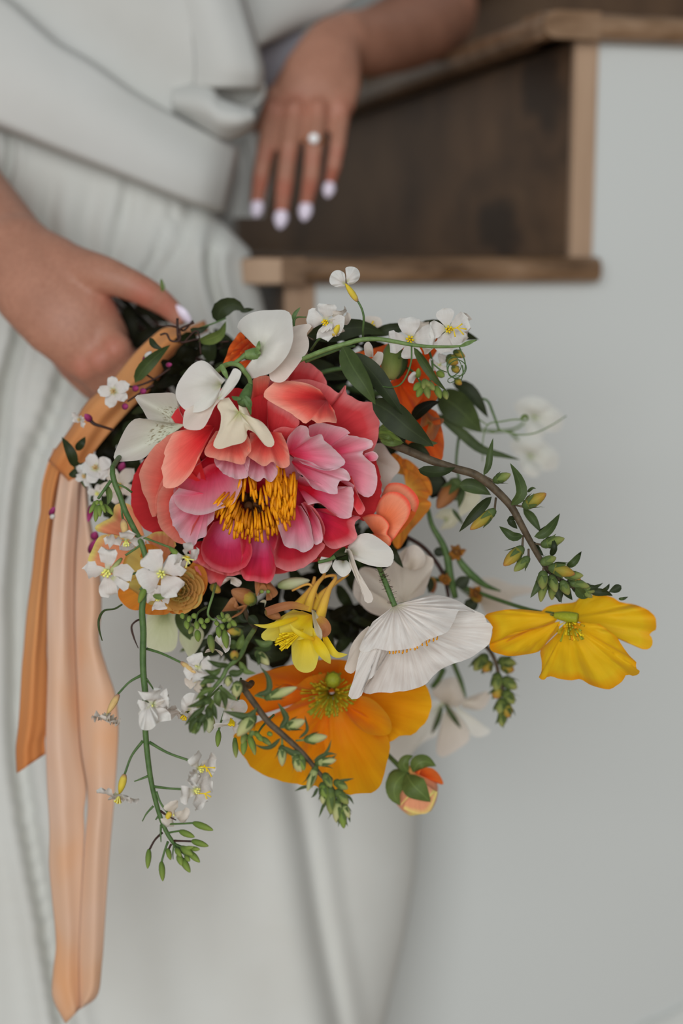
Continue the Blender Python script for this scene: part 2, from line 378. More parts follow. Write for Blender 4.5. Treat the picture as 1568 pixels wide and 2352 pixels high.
# ------------------------------------------------------------------ the woman in the cream suit
def skin_mat():
    m, nt, N, L, bs, out = newmat('skin')
    tc = N.new('ShaderNodeTexCoord'); n1 = nz(N, L, tc.outputs['Object'], 38, 3); n2 = nz(N, L, tc.outputs['Object'], 420, 3)
    a = N.new('ShaderNodeAttribute'); a.attribute_name = 'flush'
    c = mixc(N, L, vram(N, L, n1, .3, .7), C(138, 98, 80), C(153, 110, 91)); c = mixc(N, L, vram(N, L, n2, .4, .9), c, C(130, 88, 71))
    c = mixc(N, L, a.outputs['Fac'], c, C(150, 82, 66))
    L.new(c, bs.inputs['Base Color']); bs.inputs['Roughness'].default_value = .5; bs.inputs['Specular IOR Level'].default_value = .35
    bs.inputs['Subsurface Weight'].default_value = .12; bs.inputs['Subsurface Radius'].default_value = (.008, .003, .002); bs.inputs['Subsurface Scale'].default_value = .5
    bump(N, L, bs, n2, .18, .0006); return m
M_skin = skin_mat()
M_nail = plain('nail_polish', C(196, 186, 200), .22, 0, .03, 60, .5, .02)
person = thing('person', 'woman in a cream jacket and skirt holding the bouquet and leaning on the stairs', 'person', P(250, 1176, 1250)*1.0-Z*P(250, 1176, 1250).z)
flush = []
def limb(pts, rx, rz=None, n=None, cap=True, sides=20, sub=6):
    """pts (x px, y px, d mm); rx half-widths across the view (px), rz in depth (px)"""
    rz = rz or rx; m = (len(pts)-1)*sub+1
    q = crv([(p[0], p[1], p[2]) for p in pts], m); w = [P(*p) for p in q]
    sc = [p[2]/1000/FPX for p in q]
    a = [interp(rx, i/(m-1))*sc[i] for i in range(m)]; b = [interp(rz, i/(m-1))*sc[i] for i in range(m)]
    for end in (0, 1):                                 # rounded ends
        i0 = 0 if not end else -1; i1 = 1 if not end else -2
        d = (w[i0]-w[i1]).normalized(); base = w[i0]; ra, rb = a[i0], b[i0]; rr = min(ra, rb)
        ex = [(base+d*(rr*math.sin(t)), ra*math.cos(t), rb*math.cos(t)) for t in (.5, .95, 1.3, 1.5)]
        if end: w += [e[0] for e in ex]; a += [e[1] for e in ex]; b += [e[2] for e in ex]
        else: w = [e[0] for e in ex[::-1]]+w; a = [e[1] for e in ex[::-1]]+a; b = [e[2] for e in ex[::-1]]+b
    V = []; Fc = []; mm = len(w); prevL = None
    for j in range(mm):
        T = (w[min(j+1, mm-1)]-w[max(j-1, 0)]).normalized(); view = (w[j]-CAM).normalized()
        L = T.cross(view)
        if prevL is not None and L.length < .25: L = prevL-T*prevL.dot(T)
        L.normalize(); prevL = L; N = L.cross(T)
        for i in range(sides): V.append(w[j]+L*(a[j]*math.cos(6.28319*i/sides))+N*(b[j]*math.sin(6.28319*i/sides)))
    for j in range(mm-1):
        for i in range(sides):
            p = j*sides+i; r = j*sides+(i+1) % sides; Fc.append((p, r, r+sides, p+sides))
    Fc.append(tuple(range(sides))[::-1]); Fc.append(tuple((mm-1)*sides+i for i in range(sides)))
    return V, Fc, [(0, 0)]*len(V)
def ball(x, y, d, r, rz=None):
    return limb([(x, y-.5, d), (x, y+.5, d)], [r, r], [rz or r]*2)
B = []
# torso under the clothes, hips and shoulders
B.append(limb([(330,-1500,1330),(320,-1150,1330),(310,-850,1310),(300,-500,1280),(270,-120,1240),(220,250,1215),(160,560,1210),(150,800,1215)], [130,150,470,400,320,290,330,340], [130,140,240,270,210,170,180,180], sides=28))
# her hand on the stairs: upper arm, forearm, hand
B.append(limb([(700,-880,1330),(860,-560,1360),(985,-180,1415),(1000,30,1425)], [165,135,115,96]))
B.append(limb([(1000,30,1425),(930,70,1340),(850,98,1250),(790,98,1205)], [98,92,80,70], [92,88,72,58]))
B.append(limb([(800,92,1210),(768,112,1190),(742,170,1172),(722,235,1166),(712,272,1166)], [62,76,93,94,82], [56,50,44,38,28]))
fing = [([(638,215,1170),(627,262,1160),(613,335,1152),(600,400,1156),(588,476,1166)], [26,24,21.5,20.5,15.5]),
        ([(684,212,1168),(676,265,1156),(664,335,1147),(655,410,1150),(645,500,1160)], [27,25,22,21,15.5]),
        ([(734,216,1168),(729,262,1157),(720,345,1149),(714,408,1152),(700,482,1162)], [26,24,21.5,20.5,15]),
        ([(784,226,1174),(782,262,1165),(774,332,1158),(766,382,1160),(754,430,1168)], [24,22,19.5,18,13])]
for p, r in fing:
    B.append(limb(p, r, [q*.92 for q in r]))
    B.append(ball(p[1][0], p[1][1]-14, p[1][2]-3, r[1]*.98, r[1]*.85)); B.append(ball(p[2][0], p[2][1], p[2][2]-.5, r[2]*1.1, r[2])); B.append(ball(p[3][0], p[3][1], p[3][2]-.3, r[3]*1.06, r[3]))
    flush += [(p[1][0], p[1][1]-8, p[1][2], 20), (p[2][0], p[2][1]+22, p[2][2], 16), (p[3][0], p[3][1]+24, p[3][2], 22), (p[4][0], p[4][1]-20, p[4][2], 26)]
flush.append((680, 250, 1160, 24))
for a, b in (((762,120,1184),(640,240,1163)), ((762,120,1182),(685,240,1161)), ((768,120,1182),(734,240,1161)), ((780,125,1186),(782,245,1167))): B.append(limb([a, ((a[0]+b[0])/2, (a[1]+b[1])/2, (a[2]+b[2])/2-12), b], [10,13,14], [10,13,13]))
B.append(limb([(705,150,1190),(650,215,1200),(605,295,1205),(577,348,1206)], [46,34,27,17]))
# her other hand round the stems
B.append(limb([(-60,-880,1330),(-240,-560,1290),(-360,-150,1250),(-380,130,1220)], [165,140,118,104]))
B.append(limb([(-380,130,1220),(-250,300,1120),(-90,455,1025),(30,590,968)], [118,122,112,98], [110,108,92,74]))
B.append(limb([(20,575,970),(95,660,952),(165,735,945),(222,805,950)], [98,112,112,88], [76,66,62,52]))
B.append(limb([(60,570,968),(150,612,950),(240,632,936),(328,668,934),(380,701,938),(412,732,941)], [62,62,49,39,33,22], [54,52,42,35,28,19]))
B.append(limb([(180,660,958),(215,690,955),(255,718,955)], [60,40,22], [40,26,14]))
grip = [[(232,752,946),(272,812,944),(322,858,966),(318,838,1008),(280,800,1030)], [(205,785,945),(238,838,946),(290,888,972),(290,866,1014),(250,826,1034)],
        [(172,800,948),(205,852,950),(262,905,978),(258,880,1020),(220,842,1036)], [(140,800,956),(172,850,960),(224,902,986),(222,880,1018),(192,848,1032)]]
for p, r in zip(grip, ([42,38,33,29,22], [42,38,33,29,22], [41,37,31,27,20], [37,32,27,23,18])):
    B.append(limb(p, r)); B.append(ball(p[1][0]-6, p[1][1]-10, p[1][2]-4, r[1]*1.04))
    flush += [(p[1][0]-10, p[1][1]-12, p[1][2]-10, 22)]
flush += [(255,690,945,34), (330,680,930,30), (380,705,935,26), (225, 800, 945, 26)]
body = mk('body', join(*B), M_skin, person)
mod(body, 'REMESH', mode='VOXEL', voxel_size=.0021)
mod(body, 'SMOOTH', factor=.5, iterations=7)
dg = bpy.context.evaluated_depsgraph_get(); me = bpy.data.meshes.new_from_object(body.evaluated_get(dg)); body.modifiers.clear(); body.data = me
me.polygons.foreach_set('use_smooth', [True]*len(me.polygons))
fl_pts = [(P(x, y, d)-Vector(person['_w']), r*d/1000/FPX*1.35) for x, y, d, r in flush]
at = me.attributes.new('flush', 'FLOAT', 'POINT'); vals = []
lim = [min(p.x-.05 for p, r in fl_pts), max(p.x+.05 for p, r in fl_pts), min(p.z-.05 for p, r in fl_pts), max(p.z+.05 for p, r in fl_pts)]
for v in me.vertices:
    s = 0; c = v.co
    if lim[0] < c.x < lim[1] and lim[2] < c.z < lim[3]:
        for p, r in fl_pts:
            d2 = (c-p).length_squared/(r*r)
            if d2 < 4: s = max(s, math.exp(-d2*1.2))
    vals.append(s*.72)
at.data.foreach_set('value', vals)
def nail(tip, base, hw, dz, roll=0):
    g = blade([(base[0], base[1], -dz*.55), ((base[0]+tip[0])/2, (base[1]+tip[1])/2, -dz), (tip[0], tip[1], -dz*.35)], hw, tip[2], 'oval', roll, -.45, n=9, nu=7)
    o = mk('fingernail', g, M_nail, body); mod(o, 'SOLIDIFY', thickness=.0007, offset=0); return o
nail((587,500,1163),(594,452), 15.5, 5.0); nail((642,526,1157),(649,474), 16.5, 5.0); nail((697,508,1159),(706,456), 16, 5.0); nail((751,454,1165),(759,412), 14, 4.6)
nail((563,360,1203),(574,338), 12, 2.5); nail((437,743,938),(396,702), 14, 3.5, 38)
# ring
M_gold = plain('gold', C(206, 170, 120), .25, 1, .03, 60, .5, .02)
M_stone = plain('diamond', C(225, 225, 215), .12, 0, .05, 900, .9, .4)
rc = P(721, 326, 1150); ring = thing('engagement_ring', 'thin gold ring with a round pale stone on the ring finger', 'ring', rc)
ax = (P(714, 400, 1152)-P(729, 262, 1157)).normalized(); e1 = ax.cross(F).normalized(); e2 = ax.cross(e1)
rr = 24*1.150/FPX; rows = []
for i in range(33):
    a = 6.28319*i/32; c = rc+e1*(rr*math.cos(a))+e2*(rr*math.sin(a)); o_ = e1*math.cos(a)+e2*math.sin(a)
    rows.append([c+(o_*math.cos(t)+ax*math.sin(t))*.0011 for t in [6.28319*k/8 for k in range(9)]])
mk('band', grid(rows), M_gold, ring)
st = rc-F*rr; mk('stone', lathe(st+F*.001, st-F*.0045, .0042, lambda t: [.55, .9, 1, 1, .75][min(4, int(t*5))], 8, 12), M_stone, ring, False)

# skirt
M_skirt = cloth_mat('cream_crepe', C(168, 168, 163), C(172, 173, 169), 1100, .85, .22, 9)
M_jacket = cloth_mat('cream_wool', C(164, 164, 160), C(169, 169, 166), 1100, .85, .22, 9)
M_lining = cloth_mat('grey_lining', C(112, 110, 116), C(126, 122, 126), 700, .6, .1, 20)
XR = [(300,470),(430,480),(500,500),(545,545),(575,575),(620,585),(700,605),(900,650),(1300,820),(1700,940),(1870,962),(2000,955),(2150,930),(2352,882),(2800,780)]
def xr(y):
    for (a, p), (b, q) in zip(XR, XR[1:]):
        if y <= b: return lerp(p, q, max(0, (y-a)/(b-a)))
    return XR[-1][1]
FOLDS = [([(660,1700),(700,1880),(735,2100),(792,2400),(850,2800)], 26, 17, 1), ([(60,650),(43,780),(18,872),(-5,1055),(-40,1400)], 15, 17, 0),
         ([(190,760),(156,850),(122,951),(70,1086),(46,1270),(40,1500),(45,1740),(78,1960),(118,2180),(170,2500)], 20, 17, 0),
         ([(297,418),(288,480),(262,580),(240,700)], 16, 6, 0), ([(395,500),(350,600),(300,680)], 11, 8, 0), ([(440,470),(415,560),(360,640),(330,700)], 18, 6, 0), ([(120,440),(110,500),(112,570),(90,640)], 18, 7, 0),
         ([(505,500),(485,600),(500,690),(540,800)], 13, 14, 0), ([(25,300),(25,370),(8,440)], 10, 10, 0), ([(-120,800),(-160,1300),(-100,2500)], 40, 25, 0), ([(370,1900),(420,2200),(470,2600)], 90, 7, 0), ([(215,430),(200,520),(215,620)], 22, 4, 0)]
FOLDS = [(crv(p, 40), w, h, k) for p, w, h, k in FOLDS]
def folds(x, y):
    s = 0
    for pl, w, h, k in FOLDS:
        if not (pl[0][1]-60 < y < pl[-1][1]+60): continue
        j = min(range(len(pl)), key=lambda i: abs(pl[i][1]-y)); dx = x-pl[j][0]
        fade = min(1, max(0, (y-pl[0][1]+60)/120), max(0, (pl[-1][1]+60-y)/120))
        if k: s += h*fade*(math.exp(-(dx/w)**2)*.7+.8*sst(0, w*3, dx)*math.exp(-max(0, dx)/260)-.5*math.exp(-((dx+70)/55)**2))
        else: s += h*fade*(math.exp(-(dx/w)**2)-.4*math.exp(-((dx+2.0*w)/(1.4*w))**2)-.4*math.exp(-((dx-2.0*w)/(1.4*w))**2))
    return s
rows = []
for j in range(180):
    y = lerp(262, 2800, j/179); X = xr(y); row = []
    for i in range(150):
        u = i/149; x = lerp(-420, X, 1-(1-u)**1.25)
        e = max(0, 1-(X-x)/150)
        d = lerp(1098, 1092, min(1, (y-262)/1800))+70*((x-200)/800)**2+34*(1-math.sqrt(max(0, 1-e*e)))+folds(x, y)-30*sst(900, 2400, y)
        row.append(P(x, y, d))
    last = row[-1]; 
    for q in range(1, 5): row.append(last+F*(.012*q)-R*(.012*q*q*.5))
    rows.append(row)
sk = mk('skirt', grid(rows), M_skirt, person); mod(sk, 'SOLIDIFY', thickness=.0015, offset=1)
trows = []
for j in range(24):
    x, y = crv([(1400,2420),(1470,2352),(1530,2328),(1600,2290),(1800,2230)], 24)[j]; s_, z_ = onplane(x, y, WOFF)
    trows.append([S(s_+.01*q, WOFF-.002-.010*math.sin(min(1, q/3)*1.57), z_-.03*q) for q in range(12)])
tr = mk('skirt_train', grid(trows), M_skirt, person); mod(tr, 'SOLIDIFY', thickness=.001, offset=1)

# jacket: overlapping folds of cloth
J = []
def hem(Lp, Rp, D, **k): J.append(coons(Lp, Rp, D, **k))
def lip(u): return 26*(max(0, (u-.94)/.06)**2+max(0, (.05-u)/.05)**2)
J.append(coons([(-420,-200,-10),(0,-8,0),(60,42,0),(125,100,0),(200,143,2),(300,213,5),(425,284,16),(545,343,34)], [(-420,150,0),(0,291,0),(150,350,0),(300,408,5),(380,440,10),(450,466,20),(512,484,36)], 1062, 40, 60, -10, lambda u, v: lip(u)+22*max(0, (v-.93)/.07)**2+2*math.sin(v*9+u*2)))
J.append(coons([(-420,-700,30),(-100,-500,10),(150,-300,0),(300,-120,0),(410,-20,4),(458,70,6),(468,150,10)], [(-420,-150,20),(0,30,22),(125,135,24),(225,200,26),(330,265,28),(430,318,34),(545,375,44)], 1072, 30, 50, -6, lambda u, v: 3*math.sin(u*6+v*4)+9*max(0, (v-.9)/.1)**2))
J.append(coons([(400,200,26),(450,196,14),(482,206,6),(500,230,2),(540,247,0),(578,257,8)], [(400,262,34),(440,276,24),(472,292,18),(512,312,16),(555,303,18),(580,280,24)], 1074, 20, 40, -20))
J.append(coons([(360,-260,8),(390,-90,6),(420,20,6),(440,90,6),(446,150,8),(444,200,14)], [(470,-260,30),(545,-60,18),(575,40,12),(598,120,10),(608,165,12),(606,205,22)], 1068, 26, 44, -13, lambda u, v: 20*max(0, (u-.86)/.14)**2))
J.append(coons([(474,176,12),(490,205,16),(515,232,22),(545,242,26)], [(604,195,24),(606,215,30),(592,232,34),(560,243,34)], 1078, 12, 16, 14))
J.append(coons([(300,-700,0),(420,-300,0),(520,-60,4),(560,60,10),(562,118,20)], [(1100,-700,90),(1000,-320,120),(900,-90,95),(800,8,70),(640,92,44)], 1150, 30, 40, -12))
jk = mk('jacket', join(*J), M_jacket, person); mod(jk, 'SOLIDIFY', thickness=.0028, offset=1)
bl = mk('blouse', limb([(310,-850,1310),(300,-500,1280),(270,-120,1240),(220,250,1215),(160,560,1210),(150,800,1215)], [490,420,338,306,345,355], [262,290,226,186,195,195], sides=32), M_jacket, person)
ln = mk('jacket_lining', join(coons([(520,330,40),(530,400,44),(515,500,50)], [(600,300,56),(622,400,60),(604,500,60)], 1130, 12, 16, 12, lambda u, v: 8*math.sin(u*7))), M_jacket, person)
ln2 = mk('jacket_lining', coons([(560,90,30),(580,150,36),(600,215,40)], [(700,60,60),(680,130,60),(640,210,60)], 1150, 12, 16, 8), M_lining, person, True, 'grey lining glimpsed behind the resting hand')
# ------------------------------------------------------------------ the bouquet: colours
pm = petal_mat
K_red = pm('peony_red', [(0, C(118,6,16)), (.5, C(148,16,26)), (1, C(176,46,50))], .3, .14)
K_sal = pm('peony_salmon', [(0, C(158,8,22)), (.32, C(190,42,44)), (.7, C(204,86,74)), (1, C(216,136,118))], .35, .14)
K_cor = pm('peony_coral', [(0, C(146,8,20)), (.5, C(170,30,40)), (.85, C(186,60,64)), (1, C(210,118,118))], .35, .14)
K_pin = pm('peony_pink', [(0, C(168,0,20)), (.3, C(182,10,40)), (.52, C(204,82,112)), (.9, C(212,146,156)), (1, C(218,174,178))], .35, .14)
K_pal = pm('peony_pale_pink', [(0, C(178,10,40)), (.3, C(198,76,106)), (.6, C(210,128,146)), (1, C(220,176,182))], .35, .14)
K_mag = pm('peony_magenta', [(0, C(214,166,190)), (.34, C(196,104,140)), (.6, C(178,42,80)), (.9, C(178,34,56)), (1, C(204,96,104))], .35, .14)
K_ros = pm('peony_rose', [(0, C(190,84,120)), (.3, C(172,26,62)), (.8, C(178,34,52)), (1, C(212,122,124))], .35, .14)
WHT = (.72, .69, .64, 1)
W_pea = pm('white_petal', [(0, C(168,176,140)), (.22, C(190,190,182)), (1, C(196,196,191))], .14, .35, (24, 2), WHT, .15)
W_pnk = pm('blush_white_petal', [(0, C(178,170,156)), (1, C(193,186,178))], .2, .35, (24, 2), WHT, .15)
W_crm = pm('cream_petal', [(0, C(170,182,130)), (.3, C(192,190,168)), (1, C(198,196,176))], .14, .35, (24, 2), WHT, .15)
W_als = pm('speckled_white_petal', [(0, C(176,182,160)), (1, C(192,190,184))], .25, .3, (30, 2), WHT, .2, C(110,96,60))
W_pop = pm('white_poppy_petal', [(0, C(186,184,160)), (.2, C(200,196,191)), (1, C(204,199,196))], .6, .35, (44, 1.2), (.62, .52, .47, 1), .5)
W_rad = pm('radish_petal', [(0, C(176,182,130)), (.25, C(190,186,182)), (1, C(198,198,195))], .3, .35, (20, 2), WHT, .3)
O_pop = pm('golden_poppy_petal', [(0, C(190,140,20)), (.25, C(214,118,8)), (.75, C(222,138,10)), (1, C(226,146,14))], .35, .35, (26, 1.5), (.85, .5, .1, 1), .4)
O_dk = pm('orange_poppy_petal', [(0, C(184,116,16)), (.3, C(204,100,8)), (1, C(216,124,12))], .35, .3, (26, 1.5), (.8, .45, .1, 1), .4)
Y_pop = pm('yellow_poppy_petal', [(0, C(196,160,20)), (.3, C(216,160,12)), (.85, C(224,166,24)), (1, C(220,140,10))], .3, .35, (30, 1.4), (.85, .6, .1, 1), .4)
O_ran = pm('orange_petal', [(0, C(180,60,6)), (.5, C(208,84,22)), (1, C(214,106,46))], .4, .3, (24, 1.6), (.8, .4, .2, 1), .35)
P_tul = pm('peach_petal', [(0, C(206,110,56)), (.5, C(214,110,74)), (.88, C(216,124,94)), (1, C(200,70,50))], .3, .15)
Y_ran = pm('apricot_petal', [(0, C(222,160,64)), (.5, C(232,186,108)), (.9, C(232,190,116)), (1, C(222,158,76))], .12, .12)
P_ran = pm('peach_yellow_petal', [(0, C(210,150,80)), (.45, C(208,140,106)), (.85, C(206,138,104)), (1, C(206,190,110))], .3, .12)
O_out = pm('amber_petal', [(0, C(214,164,80)), (.6, C(214,146,58)), (1, C(206,128,44))], .2, .12)
Y_col = pm('columbine_yellow', [(0, C(190,150,20)), (.4, C(206,178,24)), (1, C(216,190,84))], .2, .35, (20, 2), (.8, .7, .3, 1))
B_sep = pm('rust_sepal', [(0, C(176,140,58)), (.4, C(150,100,60)), (1, C(140,92,66))], .45, .25, (14, 2), (.6, .4, .3, 1))
B_bel = pm('tan_bell_petal', [(0, C(100,92,40)), (.4, C(144,94,50)), (1, C(156,110,74))], .4, .25, (14, 2), (.6, .4, .3, 1))
BUD_g = pm('bud_green', [(0, C(64,82,38)), (.6, C(100,112,56)), (1, C(130,132,76))], .35, .1, (12, 2), (.6, .65, .4, 1))
BUD_y = pm('bud_yellow', [(0, C(76,88,36)), (.5, C(130,120,44)), (.9, C(150,118,46)), (1, C(146,96,60))], .4, .1, (14, 2), (.6, .5, .3, 1))
BUD_c = pm('bud_cream', [(0, C(92,108,58)), (.4, C(146,152,100)), (1, C(164,160,118))], .35, .15, (12, 2), (.75, .75, .5, 1))
BUD_m = pm('bud_magenta', [(0, C(70,20,44)), (.6, C(120,30,76)), (1, C(150,60,110))], .2, .1)
BUD_l = pm('bud_lime', [(0, C(78,100,40)), (1, C(112,128,58))], .25, .1, (10, 2), (.6, .7, .4, 1))
CAL_y = pm('yellow_calyx', [(0, C(150,110,90)), (.2, C(190,170,70)), (1, C(186,166,40))], .4, .15, (8, 2), (.7, .6, .3, 1))
CAL_b = pm('straw_calyx', [(0, C(150,110,96)), (.25, C(190,164,110)), (1, C(196,166,110))], .5, .15, (8, 2), (.5, .35, .2, 1))
PALE_g = pm('pale_green_petal', [(0, C(120,136,84)), (.4, C(166,172,136)), (1, C(176,178,152))], .4, .3, (18, 2), (.75, .75, .6, 1))
gm = green_mat
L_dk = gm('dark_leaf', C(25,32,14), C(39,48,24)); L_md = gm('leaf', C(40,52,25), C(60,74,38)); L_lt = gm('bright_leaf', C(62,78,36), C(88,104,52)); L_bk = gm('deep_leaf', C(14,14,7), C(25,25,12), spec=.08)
L_sep = gm('sepal_green', C(54,70,36), C(86,102,58), trans=.2)
ST_g = gm('green_stem', C(54,76,40), C(74,96,54), .5, 0, 200, False); ST_b = gm('brown_stem', C(50,42,30), C(84,72,56), .6, 0, 160, False); ST_d = gm('dark_stem', C(36,22,18), C(56,36,30), .55, 0, 160, False)
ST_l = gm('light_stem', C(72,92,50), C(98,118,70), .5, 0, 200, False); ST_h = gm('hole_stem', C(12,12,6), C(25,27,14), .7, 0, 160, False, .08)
STA = plain('stamen_gold', C(194,124,8), .6, 0, .25, 900, .25, .3); STA_d = plain('stamen_amber', C(160,96,8), .6, 0, .25, 900, .25, .3); CORE = plain('carpel_brown', C(62,36,14), .7, 0, .35, 700, .2, .4)
STA_y = plain('anther_yellow', C(200,170,20), .6, 0, .15, 900, .25, .2); PIS = plain('pistil_green', C(122,128,30), .55, 0, .25, 700, .3, .4); STA_g = plain('anther_olive', C(150,126,18), .6, 0, .25, 900, .25, .2)
STA_p = plain('anther_pale', C(206,196,110), .6, 0, .12, 900, .25, .2)

SPUR = pm('spur_amber', [(0, C(196,164,50)), (.5, C(190,148,66)), (1, C(176,132,62))], .3, .2)
Y_lem = pm('lemon_petal', [(0, C(226,160,70)), (.6, C(234,180,100)), (1, C(230,158,88))], .1, .1)
B_amb = pm('dried_amber', [(0, C(70,48,16)), (.5, C(126,80,22)), (1, C(150,104,40))], .4, .15)
# ------------------------------------------------------------------ builders for flower pieces
rnd = random.Random(11)
def pet(par, B, O, D, mat, T=None, name='petal', **k):
    if T: B = T([B])[0]; O = T(O)
    k.setdefault('seed', rnd.random()*9)
    return mk(name, fan(B, O, D, **k), mat, par)
def leaf(par, pts, hw, D, mat, T=None, name='leaf', prof='leaf', **k):
    if T: pts = T(pts)
    return mk(name, blade(pts, hw, D, prof, **k), mat, par)
def stem(par, pts, rad, D, mat=None, T=None, name='stem', n=24, sides=8):
    if T: pts = T(pts)
    return mk(name, tube(pts, rad, D, n, sides), mat or ST_g, par)
def pt(p, D, T=None):
    if T: p = T([p])[0]
    return P(p[0], p[1], D+(p[2] if len(p) > 2 else 0))
def bud(par, p0, p1, r, D, mat, T=None, name='bud', n=8, sides=8, prof=None):
    """closed bud from foot p0 to tip p1, r in photograph pixels at its depth"""
    a, b = pt(p0, D, T), pt(p1, D, T)
    g = lathe(a, b, r*D/1000/FPX, prof or (lambda t: math.sin(math.pi*min(1, .06+.94*t**.85))**.6), n, sides)
    return mk(name, g, mat, par)
def calyx(par, p0, p1, r, D, T=None, n=5, ln=.62, spread=1.12, mat=None, curl=.25, hw=.62):
    """sepals hugging the foot of a bud, joined as one small cup"""
    a, b = pt(p0, D, T), pt(p1, D, T); ax = (b-a); Ln = ax.length; ax.normalize(); e1 = ax.orthogonal().normalized(); e2 = ax.cross(e1); rr = r*D/1000/FPX; gs = []
    for i in range(n):
        t = 6.28319*i/n+rnd.random()*.5; e = e1*math.cos(t)+e2*math.sin(t); l = Ln*ln*(.85+.3*rnd.random()); c = curl*rnd.random()*l
        pts = [a+ax*(l*s)+e*(rr*spread*math.sin(min(1, s*1.6)*1.45)+c*max(0, s-.5)**2*4) for s in (0, .2, .4, .6, .8, 1)]
        gs.append(bladew(pts, rr*hw, e, 'point', -.15, 0, 0, 3))
    gs.append(lathe(a-ax*rr*.15, a+ax*Ln*.3, rr*.9, lambda t: math.sin(math.pi*(.1+.55*t))**.8, 5, 8))
    return mk('calyx', join(*gs), mat or L_sep, par)
def camv(v): return (R*v[0]-U*v[1]+F*v[2]).normalized()
def cross(par, c, axis, size, D, mat=None, n=4, open_=.25, T=None, spin=0, prof='petal', w=.62, name='flower', stam=True, smat=None, ruf=.17):
    """small open flower of n petals round a tuft of stamens; axis as seen from the camera (x, down, away)"""
    C0 = pt(c, D, T); ax = camv(axis); e1 = ax.cross(Vector((.2, .3, .9))).normalized(); e2 = ax.cross(e1); s = size*D/1000/FPX
    gs = []
    for i in range(7 if stam else 1):
        t = 6.28319*i/6; e = (e1*math.cos(t)+e2*math.sin(t))*(0 if i == 6 else 1)
        p = [C0-ax*s*.12, C0+ax*s*.12+e*s*.08, C0+ax*s*(.3 if i < 6 else .36)+e*s*.15]
        gs.append(tubew(p, [s*.03, s*.026, s*.05], 5))
    fl = mk(name, join(*gs), smat or STA_p, par)
    for i in range(n):
        t = 6.28319*i/n+spin+rnd.uniform(-.18, .18); e = e1*math.cos(t)+e2*math.sin(t); l = s*rnd.uniform(.9, 1.08); op = open_+rnd.uniform(-.15, .15)
        pts = [C0+e*l*q*math.cos(op*(1-.5*q))+ax*l*(math.sin(op)*q-.25*q*q*rnd.uniform(.2, 1)) for q in (0, .14, .28, .42, .56, .7, .82, .92, 1)]
        mk('petal', bladew(pts, l*w*.75, ax, prof, rnd.uniform(-.5, .35), 0, ruf*rnd.uniform(.8, 2), 9, rnd.choice((2, 3)), rnd.random()*6), mat or W_rad, fl)
    return fl
def at3(p, D): return P(p[0], p[1], D)

